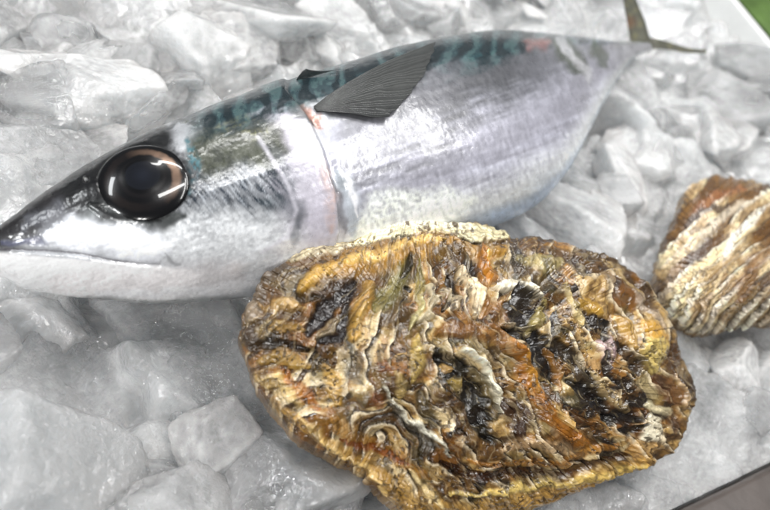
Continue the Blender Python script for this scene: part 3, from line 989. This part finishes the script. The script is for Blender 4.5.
def fin(name, outline_a, outline_b, zfun, rays, mat, colf, thick=0.0006, nu=140, nv=160, label=None, amp=0.0003, ragged=0.0):
    """sheet between two edge curves (root -> tip), with ray ridges fanning along it"""
    a = spline(outline_a, nu); b = spline(outline_b, nu)
    v = np.linspace(0, 1, nv)
    X = a[:, None] * (1 - v)[None, :, None] + b[:, None] * v[None, :, None]
    if ragged:
        uu = np.linspace(0, 1, nu)[:, None]
        k_ = ragged * uu ** 3 * (7 * np.sin(v * np.pi) + 1.6 * noise(v * 17, 0.3, 0, 71) + 0.6 * noise(v * 50, 0.7, 0, 72))[None, :]
        X = X + k_[..., None] * np.array([0.9, 0.35])
        X[..., 1] += 1.5 * noise(X[..., 0] / 9, X[..., 1] / 9, 0, 73) * uu * np.sin(v * np.pi)[None]
    z = zfun(X[..., 0], X[..., 1])
    Pq = at(X[..., 0], X[..., 1], z)
    n = normals(Pq)
    if n[nu // 2, nv // 2, 2] < 0: n = -n
    uq = np.linspace(0, 1, nu)[:, None]
    ridge = 1 - np.abs(np.sin(v[None] * rays * np.pi + 1.3 * noise(v[None] * 9 + 0 * z, uq * 3 + 0 * z, 0, 74) + 1.2 * uq * np.sin(v[None] * 40))) ** 0.7
    Pq = Pq + n * (ridge * amp)[..., None]
    edge = np.minimum(1, np.minimum(v, 1 - v) * 12)[None, :, None] * np.minimum(1, (1 - np.linspace(0, 1, nu)) * 12)[:, None, None]
    bot = Pq - n * thick * (0.15 + 0.85 * edge)
    col = colf(X[..., 0], X[..., 1], ridge, v[None, :] + 0 * z, np.linspace(0, 1, nu)[:, None] + 0 * z)
    c4 = np.concatenate([np.clip(col, 0, 1), np.full(z.shape + (1,), 0.4)], -1)
    vv = np.concatenate([Pq.reshape(-1, 3), bot.reshape(-1, 3)])
    f0 = grid_faces(nu, nv)
    N = nu * nv
    bd = [i * nv for i in range(nu)] + [(nu - 1) * nv + j for j in range(1, nv)] + [i * nv + nv - 1 for i in range(nu - 2, -1, -1)] + [j for j in range(nv - 2, 0, -1)]
    side = [(p, q_, q_ + N, p + N) for p, q_ in zip(bd, bd[1:] + bd[:1])]
    f = np.concatenate([f0, f0[:, ::-1] + N, np.array(side)])
    o = make_mesh(name, vv, f, mat, np.concatenate([c4.reshape(-1, 4)] * 2), parent=fish)
    if label: o['label'] = label
    return o


def plane_z(pts):
    """height as a linear function of the plan fitted to (px, py, z) points"""
    A = np.array([(p[0], p[1], 1) for p in pts], float)
    k = np.linalg.lstsq(A, np.array([p[2] for p in pts]), rcond=None)[0]
    return lambda x, y: k[0] * x + k[1] * y + k[2]


zs = [on_fish(x_, y_)[0][2] for x_, y_ in ((322, 108), (372, 113), (400, 70), (430, 50))]
zf = plane_z([(322, 108, zs[0] + .0008), (372, 113, zs[1] + .0010), (400, 75, zs[2] + .0028), (432, 48, zs[3] + .0035)])


def col_pect(x, y, ridge, v, u):
    n = fbm(x / 6, y / 6, 0, 3, 95)
    c = np.zeros(x.shape + (3,)) + lin(56, 58, 57)
    c = mix(c, lin(24, 26, 28), ss(0.5, 1.0, v) * 0.8)
    c = mix(c, lin(78, 80, 77), ridge * 0.5 * ss(0.15, 0.6, v) * (0.6 + 0.5 * n).clip(0, 1))
    return c * (1 + 0.15 * n)[..., None]


fin('pectoral_fin', [(314, 106), (330, 94), (352, 80), (384, 63), (412, 51), (436, 42)],
    [(317, 111), (330, 112), (345, 113), (360, 115), (374, 117), (388, 116)], zf, 21, M_FIN, col_pect, amp=0.00007, ragged=1.0,
    label='dark grey rayed fin folded up against the flank behind the gill')


def col_tail(x, y, ridge, v, u):
    n = fbm(x / 5, y / 5, 0, 3, 96)
    c = np.zeros(x.shape + (3,)) + lin(118, 118, 102)
    c = mix(c, lin(140, 134, 92), ss(0.1, 0.6, n) * 0.4)
    c = mix(c, lin(66, 66, 60), ss(0.7, 1, v) * 0.6 + ss(0.3, 0, v) * 0.5)
    c = mix(c, lin(120, 78, 56), stroke(x, y, [(630, 22)], 6, .7) * 0.6)
    return c * (1 + 0.2 * n)[..., None]


zt = plane_z([(648, 47, .012), (630, 0, .030), (706, 52, .012), (650, 42, .0125)])
fin('tail_fin', [(641, 43), (631, 41), (627, 22), (623, 0), (620, -26)], [(656, 47), (650, 38), (645, 22), (637, 2), (626, -28)], zt, 9, M_FIN, col_tail, label='upper lobe of the forked tail', nu=90, nv=60)
fin('tail_fin', [(641, 42), (652, 38), (668, 42), (688, 48), (707, 50)], [(645, 50), (655, 49), (670, 50), (688, 53), (706, 53)], zt, 7, M_FIN, col_tail, label='lower lobe of the forked tail', nu=90, nv=40)


def col_dors(x, y, ridge, v, u):
    return np.zeros(x.shape + (3,)) + lin(36, 46, 48) + 0.02 * ridge[..., None]


zd = on_fish(302, 79)[0][2]
fin('dorsal_fin', [(296, 81), (298, 77), (302, 72), (307, 69)], [(335, 70), (326, 71), (316, 71), (308, 70)], lambda x, y: zd + (80 - y) * 0.0003, 4, M_FIN, col_dors, label='small folded fin on the back', nu=40, nv=30)

# ------------------------------------------------------------------ oysters


def closed_spline(pts, n):
    p = np.array(pts, float)
    m = len(p)
    L = np.concatenate([[0], np.cumsum(np.linalg.norm(np.roll(p, -1, 0) - p, axis=1))])
    s = np.linspace(0, L[-1], n, endpoint=False)
    i = np.clip(np.searchsorted(L, s, 'right') - 1, 0, m - 1)
    f_ = ((s - L[i]) / (L[i + 1] - L[i]))[:, None]
    p0, p1, p2, p3 = p[(i - 1) % m], p[i], p[(i + 1) % m], p[(i + 2) % m]
    return 0.5 * ((2 * p1) + (-p0 + p2) * f_ + (2 * p0 - 5 * p1 + 4 * p2 - p3) * f_ ** 2 + (-p0 + 3 * p1 - 3 * p2 + p3) * f_ ** 3)


def oyster(name, outline, centre, nr_, na_, zrim, dome, paint, label, ragged=2.0, seed=0, thick=0.005):
    ol = closed_spline(outline, na_)
    ctr = np.array(centre, float)
    k = np.arange(na_) / na_ * 2 * np.pi
    rg = ragged * (fbm(np.cos(k) * 9, np.sin(k) * 9, 0, 4, seed + 1) + 0.5 * fbm(np.cos(k) * 40, np.sin(k) * 40, 0, 3, seed + 2))
    dirs = (ol - ctr) / np.linalg.norm(ol - ctr, axis=1, keepdims=True)
    ol = ol + dirs * rg[:, None]
    r = np.linspace(0.0, 1, nr_)[:, None] ** 0.8
    XY = ctr + (ol - ctr)[None] * r[..., None]
    x, y = XY[..., 0], XY[..., 1]
    rr_ = r + 0 * x
    zz = zrim(x, y) + dome(x, y) * np.clip(1 - rr_ ** 2.4, 0, 1) ** 0.75
    Pq = at(x, y, zz)
    n = normals(Pq, True)
    if n[nr_ // 2, :, 2].mean() < 0: n = -n
    # blend the normals at the pole and smooth them
    n = n * (1 - np.exp(-(rr_ / 0.03) ** 2))[..., None] + np.array([0, -0.1, 1]) * np.exp(-(rr_ / 0.03) ** 2)[..., None]
    n /= np.linalg.norm(n, axis=-1, keepdims=True)
    col, h = paint(x, y, rr_)
    rimfade = 1 - ss(0.985, 1.0, rr_)
    Pq = Pq + n * (h * 0.0009 * (0.35 + 0.65 * rimfade))[..., None]
    # underside valve
    nb = 60
    rb_ = np.linspace(1, 0.0, nb)[:, None]
    rim = Pq[-1]
    c3 = Pq[0].copy(); c3 = c3.mean(0) if c3.ndim > 1 else c3
    under_ = rim[None] * rb_[..., None] + c3 * (1 - rb_[..., None])
    zb = rim[None, :, 2] - thick * (1 - np.exp(-(1 - rb_) / 0.02)) - 0.010 * (1 - rb_ ** 2)
    under_[..., 2] = zb
    under_[1:6, :, :2] += (rim[None, :, :2] - c3[:2]) * (0.02 * np.sin(np.linspace(0.4, 3.1, 5)))[:, None, None] 
    lay = 0.5 + 0.5 * np.sin(np.arange(nb)[:, None] * 1.7 + 2 * np.sin(k * 9)[None])
    cb = mix(np.zeros((nb, na_, 3)) + lin(150, 120, 80), lin(60, 48, 36), lay * 0.7)
    allP = np.concatenate([Pq, under_[1:]], 0)
    allC = np.concatenate([col, cb[1:]], 0)
    f = grid_faces(nr_ + nb - 1, na_, True)
    o = make_mesh(name, allP, f[:, ::-1], M_SHELL, allC)
    bpy.context.view_layer.update()
    tag(o, label, 'oyster', 'oysters in the shell')
    return o


OUT1 = [(241, 338), (243, 318), (255, 298), (268, 278), (286, 262), (310, 248), (338, 243), (360, 233), (385, 221), (415, 216), (450, 221), (480, 223),
        (503, 230), (515, 238), (540, 237), (570, 247), (600, 254), (625, 268), (646, 284), (660, 303), (672, 330), (680, 352), (692, 376), (698, 396), (690, 412), (686, 430),
        (676, 450), (655, 463), (625, 473), (592, 485), (560, 500), (530, 514), (495, 524), (450, 525), (415, 514), (390, 500), (372, 484), (345, 464),
        (312, 446), (288, 428), (268, 407), (257, 385), (249, 364)]


def tri(x):
    return np.abs((x % 1) * 2 - 1)


def paint_big(x, y, r):
    # wandering coordinates so that no line is straight
    w1x, w1y = fbm(x / 55, y / 55, 0, 3, 201), fbm(x / 55, y / 55, 3, 3, 202)
    w2x, w2y = fbm(x / 14, y / 14, 0, 3, 203, 0.4), fbm(x / 14, y / 14, 3, 3, 204, 0.4)
    X, Y = x + 14 * w1x + 3.4 * w2x, y + 14 * w1y + 3.4 * w2y
    xs, ys = x + 3.2 * w2x, y + 3.2 * w2y
    wl = fbm(x / 13, y / 13, 0, 2, 203)
    fine = fbm(x / 3.2, y / 3.2, 0, 4, 205)
    grit = fbm(x / 1.3, y / 1.3, 0, 3, 206)
    # growth direction: lines run steeply down to the right in the middle, flatter at the upper right
    g_mid = (X - 465) * 0.84 - (Y - 370) * 0.54
    g_up = (X - 465) * 0.45 - (Y - 300) * 0.89 + 82
    g_left = (X - 250) * 0.55 + (Y - 340) * 0.55 - 126
    ml = 1 - ss(330, 430, x + 0.3 * (y - 330))
    mu = ss(540, 620, x) * (1 - ss(250, 350, y))
    g = g_mid * (1 - mu) * (1 - ml) + g_up * mu * (1 - ml) + g_left * ml
    per = 24 * (1 - ss(480, 600, x)) + 13 * ss(480, 600, x)
    q = g / 18.0 * (1 + 0.0 * per) + 0.5 * w1x
    k = np.floor(q)
    fr_ = q - k
    saw = fr_ ** 1.5                                        # rises to a lip, then drops
    lipn = ss(0.72, 0.96, fr_)
    q2 = g / 6.5 + 0.9 * w2y
    k2 = np.floor(q2); f2 = q2 - k2
    # cross folds give scalloped lamellae
    cr = (X - 465) * 0.54 + (Y - 370) * 0.84
    fold = fbm(cr / 22, k * 7.3, 0, 3, 207)
    rnd = _hash(k.astype(np.int64), np.floor(cr / 46 + 2 * noise(k * 3.1, 0.5, 0, 9)).astype(np.int64), np.zeros_like(k, dtype=np.int64), 21)
    rn2 = fbm(cr / 20 + 11 * rnd, k * 5.7, 0, 3, 208)
    amp = 0.7 + 0.5 * ss(-0.3, 0.5, w1y)
    rt = 0.45 + 0.55 * (1 - ml)
    h = (1.4 * saw * amp + 0.25 * (f2 ** 1.5) + 0.5 * fold) * rt + 0.55 * wl + 0.03 * fine + 1.8 * w1x
    c = np.zeros(x.shape + (3,)) + lin(140, 108, 66)
    tone = rn2 + 0.15 * fine + 0.8 * (rnd - 0.5)
    c = mix(c, lin(186, 154, 102), ss(0.05, 0.35, tone))
    c = mix(c, lin(104, 74, 38), ss(0.0, -0.25, tone))
    c = mix(c, lin(48, 38, 30), ss(-0.28, -0.50, tone) * ss(420, 470, x + 0.2 * (y - 300)))
    c = mix(c, lin(204, 184, 146), ss(0.45, 0.7, tone) * 0.9)
    c = mix(c, lin(166, 110, 44), ss(0.15, 0.45, fbm(X / 30, Y / 30, 9, 3, 210)) * 0.55)
    c = mix(c, lin(108, 100, 66), ss(0.2, 0.5, fbm(X / 26, Y / 26, 19, 3, 211)) * 0.5)
    c = mix(c, lin(44, 34, 28), (1 - ss(0.05, 0.36, fr_)) * ss(-0.5, 0.1, w1y + rn2) * 0.9)           # dark band below each lip
    c = mix(c, lin(214, 200, 176), lipn * ss(-0.15, 0.25, rn2 + 0.3 * rnd) * 0.85)
    c = mix(c, lin(70, 52, 38), (1 - ss(0.0, 0.3, f2)) * 0.22)
    S = lambda pts, w, col, s=1.0, dh=0.0, soft=0.45, wx=None: strokes.append((pts, w, col, s, dh, soft))
    strokes = []
    # pale flange at the top
    S([(352, 242), (385, 228), (420, 224), (460, 228), (505, 234)], 11, (232, 222, 188), .97, -0.4, .3)
    S([(395, 222), (430, 220), (470, 224)], 6, (244, 238, 218), .7)
    S([(395, 236), (425, 238), (470, 240), (505, 244)], 3.2, (70, 44, 24), .8, -1.2)
    for a in ((421, 228), (426, 226), (455, 221), (457, 232), (406, 219), (471, 225)):
        S([a, (a[0] + 2, a[1] + 5)], 1.6, (60, 40, 26), .85, 0)
    # amber band beneath it and down the left shoulder
    S([(500, 250), (450, 247), (420, 246), (395, 256), (360, 262), (325, 268), (303, 290)], 13, (176, 122, 52), .85, 0.8)
    S([(440, 244), (415, 242), (375, 258), (340, 262)], 5, (224, 184, 112), .7, .4)
    S([(345, 262), (320, 274), (300, 292)], 7, (200, 158, 84), .8, .4)
    S([(288, 262), (308, 252), (332, 249), (350, 244)], 6, (216, 204, 178), .85, .6)
    S([(318, 246), (345, 240), (362, 236)], 4, (196, 174, 122), .8)
    S([(270, 283), (282, 274), (298, 272)], 7, (58, 50, 44), .9, 0.3)
    S([(262, 290), (256, 306), (249, 322)], 7, (150, 136, 124), .9, 1.2)
    S([(272, 272), (264, 290), (262, 305)], 5, (92, 82, 76), .85, 1.0)
    S([(245, 330), (251, 342), (257, 350)], 6, (36, 30, 30), .95, 0.6)
    S([(280, 292), (300, 298), (322, 296)], 5, (74, 54, 34), .85, -.6)
    S([(268, 318), (290, 314), (312, 318)], 5, (96, 62, 34), .8, -.6)
    S([(262, 305), (285, 304), (302, 307)], 6, (176, 138, 84), .8, .5)
    S([(268, 330), (290, 326), (305, 330)], 6, (168, 122, 62), .8, .6)
    S([(252, 346), (280, 343), (306, 350)], 5.5, (44, 32, 26), .9, -1.2)
    S([(262, 360), (285, 358), (305, 366)], 8, (176, 138, 66), .8, .6)
    S([(262, 378), (285, 384), (300, 402)], 9, (196, 164, 106), .75, .5)
    S([(285, 372), (300, 392), (318, 408)], 7, (176, 96, 28), .75)
    # the dark hollow
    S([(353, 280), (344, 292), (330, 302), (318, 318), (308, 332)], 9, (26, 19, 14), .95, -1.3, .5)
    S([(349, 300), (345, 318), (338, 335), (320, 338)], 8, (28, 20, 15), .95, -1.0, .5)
    S([(338, 318), (330, 330), (318, 336)], 2.0, (168, 150, 128), .7, .6)
    S([(372, 282), (362, 300), (356, 322), (352, 340)], 8.5, (190, 146, 72), .85, 1.4)
    S([(362, 308), (355, 330)], 5, (206, 164, 90), .7, .6)
    S([(408, 262), (400, 280), (384, 296), (376, 312)], 10, (120, 112, 58), .85, -.7)
    S([(412, 256), (404, 272)], 4.5, (58, 52, 40), .9, -.8)
    S([(408, 284), (410, 292)], 4, (34, 32, 32), .95, -1)
    S([(418, 262), (424, 284), (418, 312)], 5, (146, 132, 74), .8)
    S([(380, 325), (400, 320), (412, 314)], 9, (92, 62, 34), .75, -.4)
    S([(440, 254), (452, 258), (464, 262)], 8, (66, 52, 36), .7)
    # orange knob, white lips and black slabs in the middle
    S([(478, 248), (484, 258), (488, 275), (486, 285)], 10, (196, 118, 36), .9, 1.3)
    S([(484, 250), (490, 260)], 6, (222, 172, 88), .8)
    S([(465, 258), (468, 268), (472, 280)], 6, (54, 40, 28), .85, -1)
    S([(458, 270), (468, 284), (476, 298), (474, 316)], 7, (206, 184, 156), .95, 1.8)
    S([(430, 286), (436, 296), (430, 312), (420, 322)], 6, (196, 182, 158), .85, 1.2)
    S([(447, 276), (452, 292), (444, 310)], 4, (60, 52, 46), .9, -1.2)
    S([(442, 290), (455, 298), (458, 308)], 5, (188, 172, 150), .8, .8)
    S([(424, 300), (418, 314), (410, 328)], 3.5, (196, 184, 140), .8, .8)
    S([(492, 290), (508, 286), (522, 291), (536, 298)], 4.5, (226, 214, 196), .95, 2.0)
    S([(514, 296), (522, 312), (520, 326)], 13, (36, 28, 24), .97, -1.6, .3)
    S([(500, 330), (520, 336), (545, 340)], 5, (26, 22, 20), .95, -1.8)
    S([(500, 324), (520, 328), (536, 328)], 2, (150, 138, 120), .7, .8)
    S([(484, 302), (492, 312), (484, 322)], 8, (150, 98, 56), .85, .8)
    S([(480, 318), (487, 326)], 5, (72, 48, 34), .8)
    S([(540, 300), (536, 318), (530, 334)], 5, (178, 160, 108), .8, .6)
    S([(558, 268), (548, 280), (540, 290)], 8, (84, 66, 36), .85, -.8)
    S([(562, 286), (575, 305), (580, 326)], 6, (196, 172, 122), .8, .8)
    S([(548, 252), (570, 262), (588, 275)], 7, (62, 46, 36), .75, -.6)
    S([(520, 256), (545, 268), (560, 262)], 8, (178, 162, 112), .7, .3)
    S([(500, 262), (520, 268), (534, 276)], 8, (96, 78, 60), .75)
    # orange ridge running down to the right
    S([(440, 330), (468, 328), (492, 336), (512, 352)], 10, (140, 88, 44), .9, 1.2)
    S([(505, 345), (522, 360), (526, 384), (540, 408), (560, 426), (588, 446)], 9, (174, 104, 36), .92, 1.5)
    S([(515, 350), (524, 366), (532, 392)], 4.5, (206, 138, 60), .75, .7)
    S([(545, 402), (556, 414), (572, 428)], 4, (214, 176, 116), .7, .7)
    S([(530, 348), (548, 362), (556, 380)], 11, (28, 24, 20), .95, -1.6, .35)
    S([(556, 342), (572, 360), (588, 384), (604, 404)], 6.5, (40, 34, 26), .9, -1.3)
    S([(570, 380), (590, 398), (606, 412), (612, 424)], 7, (26, 22, 20), .92, -1.4)
    S([(545, 385), (552, 402)], 6, (94, 58, 30), .85)
    S([(548, 350), (562, 372), (560, 392)], 3.5, (170, 112, 60), .8, .9)
    # black basin with a white lip
    S([(462, 352), (474, 356), (486, 364), (490, 378), (496, 396), (500, 412)], 4.2, (218, 208, 190), .97, 2.2)
    S([(490, 352), (498, 358)], 6, (90, 68, 44), .85)
    S([(470, 366), (480, 376), (488, 396), (494, 420)], 6.5, (96, 84, 58), .8, .7)
    S([(440, 356), (452, 372), (470, 392), (478, 420), (488, 436)], 14, (30, 28, 24), .96, -2.4, .35)
    S([(450, 382), (462, 388)], 8, (168, 142, 82), .85, .9)
    S([(435, 348), (445, 360)], 5, (44, 38, 34), .85, -.6)
    S([(440, 366), (452, 370)], 4.5, (196, 156, 102), .75, .7)
    S([(506, 402), (516, 418), (518, 436)], 11, (84, 52, 34), .88, .6)
    S([(502, 440), (525, 446)], 7, (74, 44, 26), .85, -.5)
    S([(500, 448), (530, 440), (560, 446), (578, 456)], 7, (192, 158, 124), .75, .5)
    # left of the basin: cream, olive, brown blotches
    S([(418, 336), (416, 360), (410, 378)], 8, (192, 164, 100), .8, .9)
    S([(392, 374), (400, 384), (396, 396)], 8, (196, 168, 112), .75, .6)
    S([(376, 362), (388, 368)], 8, (128, 66, 28), .75)
    S([(372, 392), (376, 402)], 9, (132, 68, 26), .7)
    S([(418, 392), (424, 408), (430, 424)], 8, (84, 72, 50), .85, -.8)
    S([(440, 398), (456, 410), (466, 432), (474, 446)], 9, (96, 66, 44), .8, .3)
    S([(382, 384), (388, 398), (402, 412), (420, 428), (440, 440), (446, 452)], 3.2, (196, 190, 178), .95, 1.7)
    S([(384, 398), (398, 414), (416, 432), (436, 446)], 4, (110, 102, 94), .85, -.4)
    S([(350, 350), (352, 366), (358, 380)], 9, (110, 106, 96), .6, -.3)
    S([(330, 350), (345, 356)], 10, (120, 84, 38), .6)
    S([(326, 366), (334, 384), (336, 404)], 8, (186, 142, 66), .7, .7)
    # lower rim: amber lamellae along the edge
    S([(286, 412), (318, 432), (350, 452), (384, 476), (410, 500), (470, 512), (540, 498), (600, 476), (650, 460)], 9, (186, 144, 80), .85, .9)
    S([(318, 416), (350, 432), (390, 452), (430, 478)], 8, (166, 110, 50), .8, .3)
    S([(300, 414), (330, 440), (364, 464), (392, 488)], 3, (214, 180, 124), .8, .9)
    S([(340, 436), (375, 448), (410, 462)], 4, (146, 70, 24), .8, -.3)
    S([(438, 466), (470, 474), (520, 476), (580, 470), (630, 456)], 4, (78, 42, 18), .85, -1.2)
    S([(410, 470), (425, 492), (440, 506)], 4, (222, 196, 150), .7, .6)
    S([(470, 462), (520, 464), (570, 458), (620, 446)], 4.5, (168, 106, 44), .8, .4)
    S([(450, 494), (520, 490), (590, 478), (640, 464)], 4, (212, 182, 110), .8, .7)
    # right side
    S([(596, 340), (606, 350), (612, 366)], 8, (178, 150, 156), .9, .8)
    S([(604, 332), (608, 344)], 4, (196, 172, 176), .8, .4)
    S([(648, 340), (652, 352), (656, 368)], 13, (204, 178, 112), .92, 1.0, .35)
    S([(636, 322), (648, 328), (658, 338)], 7, (204, 152, 62), .85, .6)
    S([(641, 337), (643, 341)], 3.5, (66, 58, 34), .95, -.6)
    S([(616, 318), (626, 330), (632, 346)], 6, (196, 152, 84), .8, .6)
    S([(620, 345), (632, 360), (640, 376)], 5, (74, 50, 38), .85, -1)
    S([(598, 318), (604, 328), (600, 340)], 5, (38, 34, 34), .9, -1)
    S([(604, 356), (612, 372), (630, 388)], 5, (52, 46, 44), .9, -1)
    S([(668, 345), (676, 364), (684, 380)], 8, (72, 42, 34), .9, -.6)
    S([(660, 378), (674, 392), (680, 404)], 9, (108, 62, 36), .85)
    S([(686, 372), (694, 388), (696, 400)], 7, (46, 34, 32), .95, .3)
    S([(676, 374), (684, 392), (686, 410)], 2.6, (188, 160, 132), .85, 1.0)
    S([(646, 404), (660, 408), (674, 412)], 6, (206, 192, 162), .85, .6)
    S([(652, 418), (656, 432), (648, 440)], 9, (222, 210, 190), .92, .8)
    S([(676, 416), (674, 428)], 8, (88, 60, 56), .9, -.4)
    S([(606, 418), (622, 414), (640, 418)], 8, (28, 24, 22), .95, -1.6)
    S([(622, 430), (634, 432), (646, 424)], 5, (32, 26, 22), .9, -1.2)
    S([(600, 388), (616, 400), (632, 410)], 5, (176, 150, 112), .8, .7)
    S([(590, 372), (606, 386)], 5, (190, 164, 122), .75, .6)
    S([(668, 434), (680, 436)], 5, (58, 30, 20), .9)
    S([(640, 444), (652, 452), (664, 448)], 5, (196, 158, 110), .8, .4)
    S([(588, 254), (614, 268), (640, 290), (652, 312)], 5, (64, 44, 34), .85, -.9)
    S([(600, 262), (626, 280), (644, 300)], 3, (190, 164, 124), .85, .8)
    S([(580, 262), (606, 282), (630, 304)], 4, (120, 84, 56), .7, -.4)
    S([(630, 290), (646, 308), (660, 330)], 4, (176, 160, 150), .75, .5)
    S([(580, 300), (590, 310), (600, 312)], 6, (196, 142, 66), .8, .5)
    flat = stroke(x, y, [(352, 240), (385, 228), (420, 224), (460, 228), (505, 234)], 10, .3, False)
    h = h * (1 - 0.85 * flat)
    for pts, w, colr, s_, dh, soft in strokes:
        w = w * (1.22 if sum(colr) < 150 else 1.12 if sum(colr) > 560 else 1.0)
        bx0, bx1 = min(p[0] for p in pts) - 2 * w - 6, max(p[0] for p in pts) + 2 * w + 6
        by0, by1 = min(p[1] for p in pts) - 2 * w - 6, max(p[1] for p in pts) + 2 * w + 6
        m = (x > bx0) & (x < bx1) & (y > by0) & (y < by1)
        if not m.any(): continue
        d, a = seg_dist(xs[m], ys[m], pts)
        ww = w * (0.45 + 0.55 * np.clip(5 * a * (1 - a), 0, 1)) * (1 + 0.25 * w2y[m]) if len(pts) > 1 else w
        k_ = 1 - ss(1 - soft, 1 + soft * 0.7, d / ww + 0.12 * fine[m])
        cm = np.asarray(lin(colr[0] * 0.98, min(255, colr[1] * (1.06 if colr[0] > 1.35 * colr[1] else 1.0)), colr[2])) * (1 + 0.16 * fine[m] + 0.16 * rn2[m])[:, None]
        c[m] = c[m] * (1 - k_ * s_)[:, None] + cm * (k_ * s_)[:, None]
        kh = 1 - ss(0.2, 1.25, d / ww)
        h[m] += 1.25 * dh * kh
    # pits, freckles and pale scratches all over
    pit = ss(0.34, 0.55, fbm(x / 3.6, y / 3.6, 31, 3, 220)) * ss(0.0, 0.3, fbm(x / 30, y / 30, 40, 2, 221))
    c = mix(c, lin(46, 34, 26), pit * 0.65)
    h -= 0.35 * pit
    scr = ss(0.42, 0.6, fbm(g / 2.2, cr / 16, 50, 3, 222))
    c = mix(c, lin(206, 190, 160), scr * 0.3)
    scr2 = ss(0.36, 0.6, fbm(g / 2.6, cr / 18, 60, 3, 223))
    c = mix(c, lin(40, 30, 24), scr2 * 0.4)
    # fine rim lamellae, parallel to the edge
    e = ss(0.86, 0.95, r)
    lam = tri(r * 34 + 0.8 * w2x)
    c = mix(c, lin(168, 126, 66), e * 0.15)
    c = mix(c, lin(58, 40, 26), e * ss(0.55, 0.9, lam) * 0.25)
    h = h * (1 - 0.25 * e) + e * 0.3 * (1 - lam)
    c = (c * (0.92 + 0.08 * fine + 0.03 * grit)[..., None]) ** np.array([1.0, 1.03, 1.10])
    lum = c.mean(-1)
    c = c * (0.58 + 1.45 * lum)[..., None]
    return np.clip(c, 0.004, 0.9), h


zr1 = plane_z([(245, 340, .022), (400, 225, .037), (690, 395, .012), (450, 520, .010)])


def dome1(x, y):
    return 0.013 + 0.002 * np.exp(-((x - 470) ** 2 + (y - 330) ** 2) / 9000.0)


big = oyster('oyster', OUT1, (462, 365), 470, 1500, zr1, dome1, paint_big,
             'big wet rugged oyster with orange, cream and black lamellae in front of the mackerel', ragged=2.4, seed=300)

OUT2 = [(660, 272), (668, 240), (680, 210), (690, 188), (708, 178), (735, 178), (765, 184), (800, 196), (835, 225), (850, 262), (838, 300), (800, 318), (765, 320), (738, 323), (712, 330), (690, 327), (672, 312), (661, 293)]


def paint_small(x, y, r):
    w1x, w1y = fbm(x / 40, y / 40, 0, 3, 401), fbm(x / 40, y / 40, 3, 3, 402)
    w2x, w2y = fbm(x / 9, y / 9, 0, 4, 403), fbm(x / 9, y / 9, 3, 4, 404)
    # narrow lamellae sweeping up from the lower left and bending to the right
    ox, oy = 905.0, 455.0
    X, Y = x + 5 * w1x + 0.8 * w2x, y + 5 * w1y + 0.8 * w2y
    g = np.hypot((X - ox), (Y - oy) * 1.0)
    cr = np.arctan2(Y - oy, X - ox) * 200
    q = g / 10.5; k = np.floor(q); f_ = q - k
    q2 = g / 3.6 + 0.6 * w2x; f2 = q2 - np.floor(q2)
    fine = fbm(x / 2.4, y / 2.4, 0, 4, 405)
    rn = fbm(cr / 60, k * 3.7, 0, 2, 406)
    h_k = 0
    h = 2.2 * f_ ** 1.6 + 0.4 * f2 + 0.5 * rn + 0.3 * w2x + 0.06 * fine + 1.0 * w1x
    c = np.zeros(x.shape + (3,)) + lin(172, 144, 100)
    tone = rn + 0.14 * fine
    c = mix(c, lin(218, 198, 156), ss(-0.05, 0.4, tone))
    c = mix(c, lin(120, 86, 48), ss(-0.1, -0.4, tone))
    c = mix(c, lin(150, 108, 54), ss(0.05, 0.4, fbm(X / 22, Y / 22, 9, 3, 410)) * 0.6)
    c = mix(c, lin(54, 40, 32), (1 - ss(0, 0.3, f_)) * 0.8)
    c = mix(c, lin(216, 206, 188), ss(0.7, 0.95, f_) * ss(-0.1, 0.35, rn) * 0.85)
    c = mix(c, lin(70, 52, 38), (1 - ss(0, .35, f2)) * 0.5)
    for pts, w, colr, s_ in (([(690, 215), (715, 196), (745, 190)], 5, (168, 110, 70), .7), ([(682, 235), (700, 214), (728, 206)], 4, (86, 62, 48), .8),
                             ([(700, 240), (720, 218), (755, 200)], 4, (206, 196, 176), .7), ([(722, 262), (735, 235), (762, 212)], 4, (226, 218, 204), .8),
                             ([(690, 270), (700, 250), (712, 238)], 6, (96, 84, 80), .6), ([(668, 300), (672, 275), (682, 250)], 5, (170, 146, 116), .6),
                             ([(700, 310), (715, 280), (740, 250)], 6, (150, 112, 52), .6), ([(735, 300), (750, 270), (768, 250)], 7, (146, 98, 44), .6),
                             ([(706, 320), (712, 295), (722, 272)], 2.5, (214, 196, 158), .8)):
        k_ = stroke(x + 2 * w2x, y + 2 * w2y, pts, w, .6)
        c = mix(c, lin(*colr), k_ * s_)
    pit = ss(0.3, 0.5, fbm(x / 3, y / 3, 31, 3, 420))
    c = mix(c, lin(60, 42, 30), pit * 0.4)
    return np.clip(c * (1.0 + 0.08 * fine)[..., None] * (0.6 + 1.4 * c.mean(-1))[..., None], 0.004, 0.9), h * 1.15


zr2 = plane_z([(662, 270, .008), (735, 178, .010), (800, 320, .010), (690, 325, .006)])
small = oyster('oyster', OUT2, (752, 262), 300, 900, zr2, lambda x, y: 0.016 + 0 * x, paint_small,
               'smaller brown and cream oyster with narrow curved ridges, cut by the right border', ragged=1.2, seed=500)
